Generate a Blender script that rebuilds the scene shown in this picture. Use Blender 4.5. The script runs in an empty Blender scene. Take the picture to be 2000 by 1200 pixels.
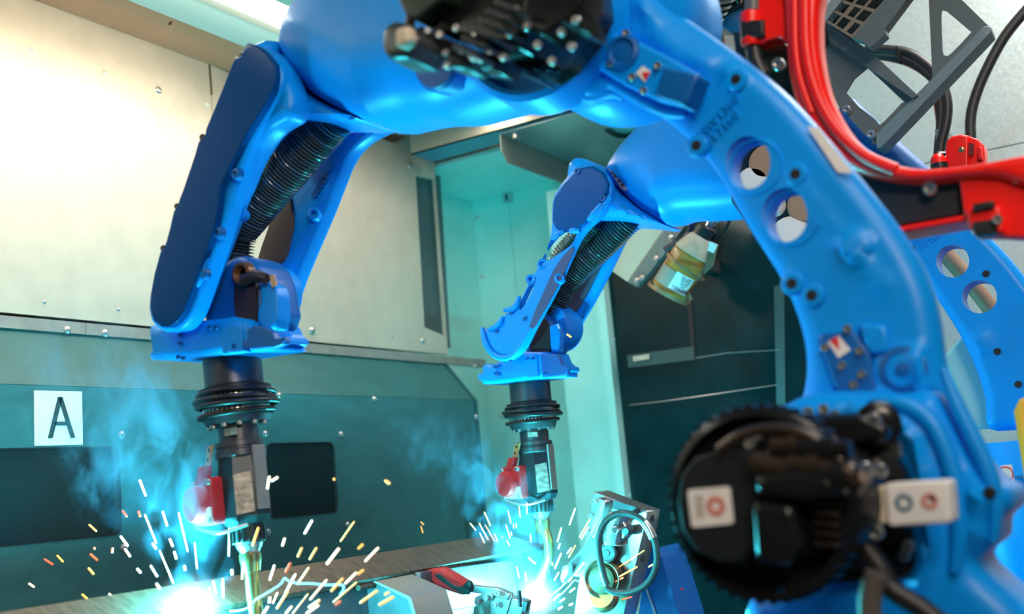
import bpy, bmesh, math, random
import numpy as np
from mathutils import Vector, Matrix
from mathutils.geometry import delaunay_2d_cdt
random.seed(7); rng = np.random.default_rng(7)
scene = bpy.context.scene
COL = scene.collection

# ------------------------------------------------------------------ camera
FPX, CX, CY = 2200.0, 1000.0, 600.0            # the photograph as 2000 x 1200
def _d(px, py): return np.array([(px-CX)/FPX, -(py-CY)/FPX, -1.0])
_v1 = _d(2330, 830); _v1 /= np.linalg.norm(_v1)          # world +Y (along the side wall)
_v2 = -_d(-2760, 1290); _v2 -= _v1*np.dot(_v1, _v2); _v2 /= np.linalg.norm(_v2)   # world +X
RW = np.array([_v2, _v1, np.cross(_v2, _v1)])
CAM = np.array([0.0, 0.0, 1.15])
cam_data = bpy.data.cameras.new('camera'); cam = bpy.data.objects.new('camera', cam_data); COL.objects.link(cam)
cam_data.sensor_width = 36.0; cam_data.lens = 36.0*FPX/2000.0
cam_data.clip_start = 0.02; cam_data.clip_end = 60
M = Matrix([[*RW[0], CAM[0]], [*RW[1], CAM[1]], [*RW[2], CAM[2]], [0, 0, 0, 1]])
cam.matrix_world = M
cam_data.dof.use_dof = True; cam_data.dof.focus_distance = 2.25; cam_data.dof.aperture_fstop = 2.6
scene.camera = cam

# ------------------------------------------------------------------ exposure, world, lamps
vs = scene.view_settings
vs.view_transform = 'Standard'; vs.look = 'None'; vs.gamma = 1.0; vs.use_curve_mapping = False
vs.exposure = 0.0
W = bpy.data.worlds.new('world'); scene.world = W; W.use_nodes = True
W.node_tree.nodes['Background'].inputs[0].default_value = (0.55, 0.62, 0.68, 1)
W.node_tree.nodes['Background'].inputs[1].default_value = 0.03
def lamp(name, kind, loc, energy, color, target=None, size=0.1, size_y=None, spread=None):
    l = bpy.data.lights.new(name, kind); o = bpy.data.objects.new(name, l); COL.objects.link(o)
    o.location = loc; l.energy = energy; l.color = color
    if kind == 'AREA':
        l.size = size
        if size_y: l.shape = 'RECTANGLE'; l.size_y = size_y
        if spread: l.spread = spread
    else: l.shadow_soft_size = size
    if target is not None:
        o.rotation_euler = (Vector(target)-Vector(loc)).to_track_quat('-Z', 'Y').to_euler()
    return o
YN, YF = 1.3876, 2.33                            # planes of the two robots
XW, YB, YB2 = -1.9936, 3.235, 3.5                          # side wall and back wall
ARC_N = (-1.415, 1.315, 0.998); ARC_F = (-1.315, 2.235, 0.900)
lamp('arc_light_near', 'POINT', ARC_N, 54, (0.05, 0.82, 0.95), size=0.03)
lamp('arc_light_far', 'POINT', ARC_F, 58, (0.05, 0.82, 0.95), size=0.03)
lamp('wall_tube_light', 'AREA', (-1.66, 1.25, 2.252), 10, (1.0, 0.80, 0.58), target=(-1.99, 1.25, 2.12), size=1.6, size_y=0.10)
lamp('cell_light', 'AREA', (0.55, 0.5, 2.75), 16, (1.0, 0.93, 0.86), target=(-0.5, 1.6, 1.5), size=1.0, size_y=0.5)
lamp('cell_light_front', 'AREA', (1.0, -0.7, 2.3), 30, (1.0, 0.84, 0.70), target=(-0.1, 1.3, 1.1), size=0.7, size_y=0.35)
lamp('cell_light_back', 'AREA', (0.1, 2.6, 2.8), 30, (1.0, 0.98, 0.94), target=(-0.3, 2.7, 1.8), size=0.9, size_y=0.4)

# ------------------------------------------------------------------ materials
MATS = {}
def mat(name, col, metal=0.0, rough=0.5, bump=0.0, bscale=200.0, var=0.0, vscale=6.0, emit=None, estr=0.0,
        trans=0.0, ior=1.45, alpha=1.0, coat=0.0, spec=0.5, stretch=None, var2=None, rvar=0.0):
    m = bpy.data.materials.new(name); m.use_nodes = True; MATS[name] = m
    nt = m.node_tree; b = nt.nodes['Principled BSDF']
    b.inputs['Base Color'].default_value = (*col, 1); b.inputs['Metallic'].default_value = metal
    b.inputs['Roughness'].default_value = rough; b.inputs['Transmission Weight'].default_value = trans
    b.inputs['IOR'].default_value = ior; b.inputs['Alpha'].default_value = alpha
    b.inputs['Specular IOR Level'].default_value = spec
    b.inputs['Coat Weight'].default_value = coat; b.inputs['Coat Roughness'].default_value = 0.08
    if emit: b.inputs['Emission Color'].default_value = (*emit, 1); b.inputs['Emission Strength'].default_value = estr
    if bump or var or rvar:
        tc = nt.nodes.new('ShaderNodeTexCoord'); mp = nt.nodes.new('ShaderNodeMapping')
        nt.links.new(tc.outputs['Object'], mp.inputs[0])
        if stretch: mp.inputs['Scale'].default_value = stretch
    if var or rvar:
        n = nt.nodes.new('ShaderNodeTexNoise'); n.inputs['Scale'].default_value = vscale; n.inputs['Detail'].default_value = 6
        n.inputs['Roughness'].default_value = 0.62
        nt.links.new(mp.outputs[0], n.inputs['Vector'])
        if var:
            r = nt.nodes.new('ShaderNodeValToRGB')
            r.color_ramp.elements[0].position = 0.32; r.color_ramp.elements[1].position = 0.68
            c2 = var2 if var2 else tuple(min(1, c*(1+var)) for c in col)
            r.color_ramp.elements[0].color = (*[c*(1-var) for c in col], 1); r.color_ramp.elements[1].color = (*c2, 1)
            nt.links.new(n.outputs['Fac'], r.inputs[0]); nt.links.new(r.outputs[0], b.inputs['Base Color'])
        if rvar:
            mr = nt.nodes.new('ShaderNodeMapRange'); mr.inputs[3].default_value = max(0.02, rough-rvar); mr.inputs[4].default_value = min(1, rough+rvar)
            nt.links.new(n.outputs['Fac'], mr.inputs[0]); nt.links.new(mr.outputs[0], b.inputs['Roughness'])
    if bump:
        n2 = nt.nodes.new('ShaderNodeTexNoise'); n2.inputs['Scale'].default_value = bscale; n2.inputs['Detail'].default_value = 3
        nt.links.new(mp.outputs[0], n2.inputs['Vector'])
        bp = nt.nodes.new('ShaderNodeBump'); bp.inputs['Strength'].default_value = bump; bp.inputs['Distance'].default_value = 0.001
        nt.links.new(n2.outputs['Fac'], bp.inputs['Height']); nt.links.new(bp.outputs[0], b.inputs['Normal'])
    return m
BLUE = mat('blue_paint', (0.001, 0.30, 0.88), 0, 0.36, spec=0.35, bump=0.25, bscale=260, var=0.06, vscale=8)
COVER = mat('dark_blue_cover', (0.001, 0.058, 0.23), 0, 0.22, spec=0.12)
DKBLUE = mat('deep_blue_paint', (0.002, 0.12, 0.42), 0, 0.4, bump=0.2, bscale=260)
GALV = mat('galvanised_sheet', (0.60, 0.60, 0.56), 0.45, 0.42, bump=0.10, bscale=300, var=0.10, vscale=14, rvar=0.08)
LAMPTINT = mat('lamp_tinted_galvanised_sheet', (0.52, 0.46, 0.37), 0.35, 0.42, bump=0.10, bscale=300, var=0.07, vscale=14, rvar=0.08)  # galvanised sheet with the warm lamp light tinted into its colour
ARCTINT = mat('arc_tinted_galvanised_sheet', (0.46, 0.80, 0.72), 0.15, 0.40, bump=0.08, bscale=200, var=0.05, vscale=10, rvar=0.08)  # galvanised sheet with the arcs' teal light tinted into its colour
GALV2 = mat('spangled_sheet', (0.50, 0.57, 0.55), 0.45, 0.34, bump=0.25, bscale=160, var=0.07, vscale=110, rvar=0.14)
LOWW = mat('coated_lower_sheet', (0.033, 0.132, 0.137), 0.1, 0.42, bump=0.08, bscale=200, var=0.14, vscale=9, stretch=(1, 1, 3), rvar=0.1)
RAIL = mat('grey_rail_steel', (0.30, 0.29, 0.26), 0.5, 0.45, var=0.15, vscale=25)
SOFF = mat('bounce_tinted_sheet', (0.60, 0.22, 0.12), 0.1, 0.55, var=0.08, vscale=5)  # base reddened in place of missing warm bounce light
STEEL = mat('bright_steel', (0.62, 0.62, 0.60), 0.9, 0.28, bump=0.08, bscale=150, var=0.10, vscale=20)
DARKST = mat('dark_steel', (0.10, 0.11, 0.12), 0.7, 0.38, bump=0.1, bscale=150, var=0.2, vscale=18)
BLACKM = mat('black_motor_housing', (0.010, 0.011, 0.012), 0.15, 0.22, bump=0.1, bscale=180)
WARMBLK = mat('warm_lit_black_casting', (0.060, 0.042, 0.030), 0.6, 0.3, bump=0.1, bscale=120)  # black casting, its warm brown reflections put into the base colour
BLACKR = mat('black_rubber', (0.014, 0.014, 0.014), 0, 0.42)
HOSE = mat('corrugated_conduit', (0.26, 0.34, 0.34), 0.7, 0.22)
DGLASS = mat('dark_safety_glass', (0.005, 0.022, 0.025), 0.0, 0.10, spec=0.2, var=0.35, vscale=5, rvar=0.05)
VOIDM = mat('dark_recess', (0.02, 0.03, 0.03), 0, 0.6)
RED = mat('red_guard_plastic', (0.95, 0.009, 0.004), 0, 0.34)
REDT = mat('red_torch_plastic', (0.62, 0.030, 0.032), 0, 0.36, spec=0.3)
WHITE = mat('white_label', (0.82, 0.80, 0.77), 0, 0.45)
CREAM = mat('cream_painted_sheet', (0.62, 0.53, 0.40), 0, 0.5, bump=0.05)
BRASS = mat('brass_tube', (0.62, 0.46, 0.20), 0.95, 0.25, bump=0.05)
COPPER = mat('copper_nozzle', (0.58, 0.32, 0.14), 0.95, 0.3)
BROWN = mat('brown_ground_steel', (0.13, 0.085, 0.058), 0.35, 0.45, var=0.3, vscale=6, stretch=(4, 14, 1), var2=(0.21, 0.145, 0.10))
TAN = mat('tan_sleeve', (0.36, 0.22, 0.14), 0, 0.6)
GREYP = mat('grey_painted_bracket', (0.10, 0.12, 0.125), 0.1, 0.5)
INK = mat('black_ink', (0.012, 0.013, 0.014), 0, 0.5)
INKG = mat('dark_green_ink', (0.02, 0.045, 0.045), 0, 0.5)
YEL = mat('yellow_guard', (1.0, 0.29, 0.0), 0, 0.4)
REDI = mat('red_ink', (0.75, 0.02, 0.03), 0, 0.5)
PINKI = mat('pale_red_ink', (0.62, 0.22, 0.18), 0, 0.5)
BLUEI = mat('grey_blue_ink', (0.12, 0.20, 0.28), 0, 0.5)
GREYI = mat('grey_ink', (0.52, 0.46, 0.42), 0, 0.5)
PLATE = mat('engraved_nameplate', (0.42, 0.38, 0.31), 0.4, 0.4, var=0.5, vscale=60, stretch=(1, 1, 2))
BOTTLE = mat('amber_bottle', (0.60, 0.25, 0.05), 0, 0.22, trans=0.15, var=0.15, vscale=15)
GREASE = mat('pale_grease', (0.55, 0.50, 0.36), 0, 0.3, var=0.2, vscale=20)
RUST = mat('rusty_copper_sheet', (0.36, 0.20, 0.11), 0.5, 0.4, var=0.25, vscale=20)
ORANGE = mat('orange_bracket', (0.55, 0.26, 0.10), 0.2, 0.45)
LAMPE = mat('lamp_diffuser', (0.9, 0.9, 0.9), 0, 0.5, emit=(1, 0.90, 0.74), estr=16)
SPW = mat('white_hot_spark', (1, 0.8, 0.6), emit=(1, 0.80, 0.62), estr=1.7)
SPY = mat('yellow_hot_spark', (1, 0.6, 0.2), emit=(1, 0.50, 0.08), estr=1.15)
SPR = mat('red_hot_spark', (0.8, 0.2, 0.1), emit=(0.9, 0.16, 0.05), estr=0.9)
ARCM = mat('arc_core', (1, 1, 1), emit=(0.80, 0.95, 1), estr=60)

# ------------------------------------------------------------------ geometry helpers
def ray(px, py): return RW.T @ np.zeros(3) if False else np.array([RW[i] @ _d(px, py) for i in range(3)])
def hit(px, py, ax, val):
    r = ray(px, py); t = (val-CAM[ax])/r[ax]; return CAM + r*t
def at(px, py, dep): return CAM + ray(px, py)*dep
class Pl:
    """a plane in the room: origin, two axes and a normal"""
    def __init__(s, o, u, v):
        s.o = np.array(o, float); s.u = np.array(u, float); s.v = np.array(v, float); s.n = np.cross(s.u, s.v)
    def hit(s, px, py):
        r = ray(px, py); t = ((s.o-CAM) @ s.n)/(r @ s.n); return CAM + r*t
    def uv(s, px, py): p = s.hit(px, py)-s.o; return (p @ s.u, p @ s.v)
    def p3(s, u, v, h=0.0): return s.o + s.u*u + s.v*v + s.n*h
def PY(y): return Pl((0, y, 0), (1, 0, 0), (0, 0, 1))            # faces -Y
def PX(x): return Pl((x, 0, 0), (0, 1, 0), (0, 0, 1))            # faces +X
def PZu(z): return Pl((0, 0, z), (1, 0, 0), (0, 1, 0))           # faces up
def PZd(z): return Pl((0, 0, z), (0, 1, 0), (1, 0, 0))           # faces down

def link(name, me, m, parent=None, kind=None, label=None):
    o = bpy.data.objects.new(name, me); COL.objects.link(o)
    if m is not None and not me.materials: me.materials.append(m)
    if parent is not None:
        o.parent = parent
        if parent.type == 'EMPTY' and parent.parent is None: o.location = -parent.location
    if kind: o['kind'] = kind
    if label: o['label'] = label
    return o
def mesh(name, V, F, m, parent=None, smooth=None, kind=None, label=None):
    me = bpy.data.meshes.new(name); me.from_pydata([tuple(map(float, v)) for v in V], [], [tuple(f) for f in F]); me.update()
    if smooth:
        me.polygons.foreach_set('use_smooth', [True]*len(me.polygons)); me.set_sharp_from_angle(angle=math.radians(smooth))
    return link(name, me, m, parent, kind, label)
def thing(name, label, cat, loc, group=None):
    o = bpy.data.objects.new(name, None); COL.objects.link(o); o.location = Vector(loc); o.empty_display_size = 0.05
    o['label'] = label; o['category'] = cat
    if group: o['group'] = group
    return o
def tag(o, label, cat, group=None, kind=None):
    o['label'] = label; o['category'] = cat
    if group: o['group'] = group
    if kind: o['kind'] = kind
    return o
def struct(o): o['kind'] = 'structure'; return o

def catmull(P, n=6, closed=True):
    P = [np.array(p, float) for p in P]; out = []; N = len(P)
    for i in range(N if closed else N-1):
        if closed: p0, p1, p2, p3 = P[i-1], P[i], P[(i+1) % N], P[(i+2) % N]
        else: p0, p1, p2, p3 = P[max(i-1, 0)], P[i], P[i+1], P[min(i+2, N-1)]
        for k in range(n):
            t = k/n
            out.append(0.5*((2*p1)+(-p0+p2)*t+(2*p0-5*p1+4*p2-p3)*t*t+(-p0+3*p1-3*p2+p3)*t**3))
    if not closed: out.append(P[-1])
    return out
def resample(P, g, closed=True):
    P = [np.array(p, float) for p in P]; out = []; N = len(P)
    for i in range(N if closed else N-1):
        a, b = P[i], P[(i+1) % N]; k = max(1, int(np.ceil(np.linalg.norm(b-a)/g)))
        for j in range(k): out.append(a+(b-a)*j/k)
    return out
def area2(P):
    P = np.array(P); x, y = P[:, 0], P[:, 1]; return 0.5*np.sum(x*np.roll(y, -1)-np.roll(x, -1)*y)
def inside(Q, poly):
    x, y = Q[:, 0], Q[:, 1]; r = np.zeros(len(Q), bool); P = np.array(poly); n = len(P); j = n-1
    for i in range(n):
        xi, yi = P[i]; xj, yj = P[j]
        c = ((yi > y) != (yj > y)) & (x < (xj-xi)*(y-yi)/((yj-yi) if abs(yj-yi) > 1e-15 else 1e-15)+xi)
        r ^= c; j = i
    return r
def segdist(Q, poly):
    P = np.array(poly); A = P; B = np.roll(P, -1, 0); d = np.full(len(Q), 1e9)
    for a, b in zip(A, B):
        ab = b-a; L = ab @ ab + 1e-18
        t = np.clip(((Q-a) @ ab)/L, 0, 1); d = np.minimum(d, np.linalg.norm(Q-a-t[:, None]*ab, axis=1))
    return d
def circ_px(pl, c, r, n=28):
    """a true circle on the plane through a pixel centre; r in metres"""
    u, v = pl.uv(*c); return [(u+r*math.cos(2*math.pi*k/n), v+r*math.sin(2*math.pi*k/n)) for k in range(n)]
def plate(name, pl, pts, t, m, parent=None, R=0.0, both=False, holes=(), hfun=None, g=None, smooth=0, uv=False, h0=0.0, kind=None, label=None, ang=38):
    """solid cut to an outline on a plane: thickness t, edges rounded with radius R (front, or front and back), holes pierced, optional relief"""
    P = [np.array(p, float) for p in (pts if uv else [pl.uv(*q) for q in pts])]
    if smooth: P = catmull(P, smooth)
    if area2(P) < 0: P = P[::-1]
    ext = np.ptp(np.array(P), axis=0).max()
    g = g or max(ext/60, 0.006)
    soft = R > 0 or hfun is not None
    if soft: P = resample(P, g)
    H = [[np.array(q, float) for q in h] for h in holes]
    pts2 = list(P); edges = [(i, (i+1) % len(P)) for i in range(len(P))]
    for h in H:
        b = len(pts2); pts2 += h; edges += [(b+i, b+(i+1) % len(h)) for i in range(len(h))]
    if soft:
        A = np.array(P); Tn = np.roll(A, -1, 0)-np.roll(A, 1, 0); Tn /= np.linalg.norm(Tn, axis=1)[:, None]+1e-12
        Nn = np.stack([-Tn[:, 1], Tn[:, 0]], 1); extra = []
        if R > 0:
            for f in (0.08, 0.25, 0.5, 0.8, 1.05):
                q = A+Nn*R*f; ok = (segdist(q, P) > R*f*0.93) & inside(q, P); extra += list(q[ok])
        if hfun is not None or R > 0.03:
            lo, hi = A.min(0), A.max(0); X, Y = np.meshgrid(np.arange(lo[0], hi[0], g), np.arange(lo[1], hi[1], g))
            q = np.stack([X.ravel(), Y.ravel()], 1)+rng.uniform(-1e-4, 1e-4, (X.size, 2)); q = q[inside(q, P)]
            if len(q): q = q[segdist(q, P) > max(R*1.12, g*0.5)]; extra += list(q)
        extra = np.array(extra) if extra else np.zeros((0, 2))
        for h in H:
            if len(extra): extra = extra[~(inside(extra, h) | (segdist(extra, h) < g*0.3))]
        pts2 += list(extra)
    V2, E2, F2, *_ = delaunay_2d_cdt([Vector(p) for p in pts2], edges, [], 0, 1e-7)
    V2 = np.array([(v.x, v.y) for v in V2]); F2 = [f for f in F2]
    cen = np.array([V2[list(f)].mean(0) for f in F2]); ok = inside(cen, P)
    for h in H: ok &= ~inside(cen, h)
    F2 = [f for f, k in zip(F2, ok) if k]
    d = segdist(V2, P)
    drop = np.zeros(len(V2))
    if R > 0: s = 1-np.clip(d/R, 0, 1); drop = R*(1-np.sqrt(np.clip(1-s*s, 0, 1)))
    hf = np.full(len(V2), h0, float); hb = np.full(len(V2), h0-t, float)
    if both: hf += t/2; hb += t/2
    hf -= drop
    if both and R > 0: hb += drop
    if hfun is not None: hf += hfun(V2[:, 0], V2[:, 1])*np.clip(d/max(R, g), 0, 1)
    n = len(V2)
    V = [pl.p3(V2[i, 0], V2[i, 1], hf[i]) for i in range(n)]+[pl.p3(V2[i, 0], V2[i, 1], hb[i]) for i in range(n)]
    F = []; cnt = {}
    for f in F2:
        if area2(V2[list(f)]) < 0: f = f[::-1]
        F.append(tuple(f)); F.append(tuple(i+n for i in f[::-1]))
        for k in range(len(f)):
            e = (f[k], f[(k+1) % len(f)])
            cnt[e] = cnt.get(e, 0)+1
    for (a, b) in cnt:
        if (b, a) not in cnt: F.append((b, a, a+n, b+n))
    used = sorted({i for f in F for i in f}); mp = {o: k for k, o in enumerate(used)}
    return mesh(name, [V[i] for i in used], [tuple(mp[i] for i in f) for f in F], m, parent, ang if (soft or smooth) else 30, kind, label)
def frames(P):
    P = [np.array(p, float) for p in P]; T = []
    for i in range(len(P)):
        a = P[min(i+1, len(P)-1)]-P[max(i-1, 0)]; T.append(a/(np.linalg.norm(a)+1e-12))
    ref = np.array([0, 0, 1.0]) if abs(T[0][2]) < 0.9 else np.array([1.0, 0, 0])
    U = np.cross(T[0], ref); U /= np.linalg.norm(U); out = []
    for t in T:
        U = U-t*(U @ t); U /= np.linalg.norm(U)+1e-12; out.append((U.copy(), np.cross(t, U)))
    return out
def tube_data(P, r, seg=12, sx=1.0):
    P = [np.array(p, float) for p in P]; Fm = frames(P); V = []; F = []
    rr = r if hasattr(r, '__len__') else [r]*len(P)
    for p, (U, Wv), q in zip(P, Fm, rr):
        for k in range(seg):
            a = 2*math.pi*k/seg; V.append(p+q*(math.cos(a)*U*sx+math.sin(a)*Wv))
    for i in range(len(P)-1):
        for k in range(seg):
            k2 = (k+1) % seg; F.append((i*seg+k, i*seg+k2, (i+1)*seg+k2, (i+1)*seg+k))
    F.append(tuple(range(seg))[::-1]); F.append(tuple((len(P)-1)*seg+k for k in range(seg)))
    return V, F
def tube(name, P, r, m, parent=None, seg=12, sm=0, ang=50, label=None, kind=None, sx=1.0):
    if sm: P = catmull(P, sm, False)
    if sm and hasattr(r, '__len__'):
        r = list(np.interp(np.linspace(0, 1, len(P)), np.linspace(0, 1, len(r)), r))
    V, F = tube_data(P, r, seg, sx); return mesh(name, V, F, m, parent, ang, kind, label)
def conduit(name, P, r, pitch, m, parent=None, seg=18):
    Q = resample(catmull(P, 10, False), pitch/6, False); L = [0]
    for a, b in zip(Q, Q[1:]): L.append(L[-1]+np.linalg.norm(np.array(b)-np.array(a)))
    rr = [r*(0.86+0.14*math.cos(2*math.pi*l/pitch)) for l in L]
    V, F = tube_data(Q, rr, seg); return mesh(name, V, F, m, parent, 60)
def lathe_data(base, axis, prof, seg=28):
    ax = np.array(axis, float); ax /= np.linalg.norm(ax)
    ref = np.array([0, 0, 1.0]) if abs(ax[2]) < 0.9 else np.array([1.0, 0, 0])
    U = np.cross(ref, ax); U /= np.linalg.norm(U); Wv = np.cross(ax, U); V = []; F = []; base = np.array(base, float)
    for r, h in prof:
        for k in range(seg):
            a = 2*math.pi*k/seg; V.append(base+ax*h+max(r, 1e-5)*(math.cos(a)*U+math.sin(a)*Wv))
    for i in range(len(prof)-1):
        for k in range(seg):
            k2 = (k+1) % seg; F.append((i*seg+k, i*seg+k2, (i+1)*seg+k2, (i+1)*seg+k))
    F.append(tuple(range(seg))[::-1]); F.append(tuple((len(prof)-1)*seg+k for k in range(seg)))
    return V, F
def lathe(name, base, axis, prof, m, parent=None, seg=28, ang=35, label=None, kind=None, cap=True):
    V, F = lathe_data(base, axis, prof, seg)
    if not cap: F = F[:-2]
    return mesh(name, V, F, m, parent, ang, kind, label)
def box(name, lo, hi, m, parent=None, bev=0.0, label=None, kind=None):
    bm = bmesh.new(); bmesh.ops.create_cube(bm, size=1.0)
    lo, hi = np.minimum(lo, hi), np.maximum(lo, hi)
    for v in bm.verts: v.co = Vector([(lo[i]+hi[i])/2+v.co[i]*(hi[i]-lo[i]) for i in range(3)])
    if bev: bmesh.ops.bevel(bm, geom=bm.edges[:], offset=bev, segments=2, affect='EDGES', profile=0.7)
    me = bpy.data.meshes.new(name); bm.to_mesh(me); bm.free()
    return link(name, me, m, parent, kind, label)
def obox(name, o, u, v, w, m, parent=None, bev=0.0, label=None):
    """box from a corner along three edge vectors"""
    o, u, v, w = (np.array(a, float) for a in (o, u, v, w))
    bm = bmesh.new(); vs_ = [bm.verts.new(o+u*a+v*b+w*c) for a in (0, 1) for b in (0, 1) for c in (0, 1)]
    for f in ((0, 1, 3, 2), (4, 6, 7, 5), (0, 4, 5, 1), (2, 3, 7, 6), (0, 2, 6, 4), (1, 5, 7, 3)): bm.faces.new([vs_[i] for i in f])
    bmesh.ops.recalc_face_normals(bm, faces=bm.faces[:])
    if bev: bmesh.ops.bevel(bm, geom=bm.edges[:], offset=bev, segments=2, affect='EDGES', profile=0.7)
    me = bpy.data.meshes.new(name); bm.to_mesh(me); bm.free(); return link(name, me, m, parent, None, label)
_SCREW = {}
def screw(pl, px, py, r, parent, m=None, h=None, name='screw', style='pan'):
    """screw or bolt head standing on a plane; heads of one style and size share mesh data"""
    m = m or STEEL; h = h or r*0.7; key = (round(r, 4), m.name, style, round(h, 4))
    if key not in _SCREW:
        if style == 'pan': pr = [(r*1.25, 0), (r*1.25, h*0.18), (r, h*0.2), (r*0.96, h*0.7), (r*0.7, h*0.98), (r*0.3, h), (r*0.24, h*0.55)]
        else: pr = [(r, 0), (r, h*0.85), (r*0.9, h), (r*0.55, h), (r*0.5, h*0.45)]
        V, F = lathe_data((0, 0, 0), (0, 0, 1), pr, 14)
        me = bpy.data.meshes.new('screw'); me.from_pydata([tuple(v) for v in V], [], F); me.update()
        me.polygons.foreach_set('use_smooth', [True]*len(me.polygons)); me.set_sharp_from_angle(angle=0.7); me.materials.append(m); _SCREW[key] = me
    o = link(name, _SCREW[key], None, parent); p = pl.hit(px, py); lc = Vector(p)
    if parent is not None and parent.type == 'EMPTY' and parent.parent is None: lc -= parent.location
    o.location = lc; o.rotation_euler = Vector(pl.n).to_track_quat('Z', 'Y').to_euler(); return o
def text(name, s, pl, px, py, ang, size, m, parent=None, ext=0.0006, h=0.0005, label=None, align='CENTER'):
    cu = bpy.data.curves.new('text', 'FONT'); cu.body = s; cu.size = size; cu.extrude = ext; cu.align_x = align; cu.align_y = 'CENTER'; cu.resolution_u = 3
    t = bpy.data.objects.new('text', cu); COL.objects.link(t); bpy.context.view_layer.update()
    me = bpy.data.meshes.new_from_object(t.evaluated_get(bpy.context.evaluated_depsgraph_get())); bpy.data.objects.remove(t)
    u0, v0 = pl.uv(px, py); c, sn = math.cos(ang), math.sin(ang)
    for v in me.vertices:
        a, b, z = v.co; q = pl.p3(u0+a*c-b*sn, v0+a*sn+b*c, h+z); v.co = Vector(q)
    me.materials.clear(); return link(name, me, m, parent, None, label)
def ring(name, pl, c, r1, r2, m, parent=None, t=0.0008, h0=0.0008, label=None):
    return plate(name, pl, circ_px(pl, c, r1), t, m, parent, uv=True, holes=[circ_px(pl, c, r2)[::-1]], h0=h0, label=label)
def pxr(pl, px, py, r):
    """metres on the plane that span r pixels at a pixel"""
    return float(np.linalg.norm(pl.hit(px, py+r)-pl.hit(px, py)))

# ================================================================== STRUCTURE
floor = struct(box('floor', (-3.2, -1.6, -0.05), (1.9, 3.8, 0), mat('floor_plate', (0.10, 0.11, 0.11), 0.3, 0.5, var=0.2)))
ceiling = struct(box('ceiling', (-3.2, -1.6, 2.95), (1.9, 3.8, 3.0), mat('ceiling_sheet', (0.20, 0.20, 0.19), 0.1, 0.6)))
struct(box('wall_right', (1.8, -1.6, 0), (1.85, 3.8, 2.95), mat('wall_sheet_r', (0.08, 0.085, 0.085), 0.1, 0.6)))
struct(box('wall_front', (-3.2, -1.6, 0), (1.9, -1.55, 2.95), mat('wall_sheet_f', (0.05, 0.055, 0.055), 0.1, 0.6)))

# ---- side wall: upper sheet (two sheets meeting at a seam), rail, sloped sill, lower sheet with two dark windows
pw = PX(XW)
wall = struct(box('wall_left', (XW-0.16, -1.6, 0), (XW-0.12, 2.96, 2.95), GALV))
zb = 1.583; zt = 2.277
ys = float(pw.uv(412, 160)[0])                     # seam
plate('sheet', pw, [(-1.6, zb), (ys-0.0012, zb), (ys-0.0012, zt), (-1.6, zt)], 0.012, LAMPTINT, wall, uv=True)
yR0 = float(pw.uv(803, 300)[0]); yR1 = float(pw.uv(858, 500)[0])
s1 = [pw.uv(812, 343), pw.uv(850, 351), pw.uv(871, 657), pw.uv(829, 640)]
yr = float(pw.uv(875, 690)[0])
plate('sheet', pw, [(ys+0.0012, zb), (yr, zb), (float(pw.uv(848, 318)[0]), float(pw.uv(848, 318)[1])), (yR0, float(pw.uv(803, 303)[1])), (yR0, float(pw.uv(800, 263)[1])), (float(pw.uv(770, 256)[0]), zt-0.04), (ys+0.0012, zt)], 0.012, LAMPTINT, wall, uv=True,
      holes=[s1])
plate('slot_back', PX(XW-0.07), [(812, 335), (860, 345), (880, 680), (822, 660)], 0.01, mat('slot_grey_sheet', (0.10, 0.14, 0.15), 0.3, 0.4), wall)
plate('seam_slot', PX(XW+0.0004), [(407, 125), (411.5, 126), (416, 186), (411, 185)], 0.001, BROWN, wall)
for px, py, r in ((309, 177, .0085), (609, 646, .0095), (800, 324, .008), (825, 666, .009)):
    screw(pw, px, py, r, wall)
for px, py in ((700, 652), (765, 658), (87, 590), (231, 605), (707, 305), (640, 470)):
    screw(pw, px, py, 0.0035, wall, name='rivet')
for px, py in ((60, 98), (205, 143), (405, 204)):
    screw(pw, px, py, 0.006, wall, m=GALV, h=0.004, name='blind_rivet')
pr = PX(XW+0.004)
zr0, zr1 = 1.551, 1.576
yj = float(pr.uv(168, 650)[0]); ye = float(pr.uv(950, 722)[0])
plate('rail', pr, [(-1.6, zr0), (yj-0.0008, zr0), (yj-0.0008, zr1), (-1.6, zr1)], 0.02, RAIL, wall, uv=True)
plate('rail', pr, [(yj+0.0008, zr0), (ye, zr0), (ye, zr1), (yj+0.0008, zr1)], 0.02, RAIL, wall, uv=True)
for px, py in ((131, 645), (205, 651), (928, 716)): screw(pr, px, py, 0.0075, wall)
XL = XW+0.10
pl_low = PX(XL); zbend = float(pl_low.uv(5, 750)[1])
yl = float(pl_low.uv(925, 785)[0])
sl = [(XW-0.004, zr0), (XL-0.004, zbend+0.004), (XL, zbend), (XL, 0.0), (XL-0.01, 0.0), (XL-0.012, zbend-0.006), (XW-0.02, zr0-0.012)]
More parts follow.
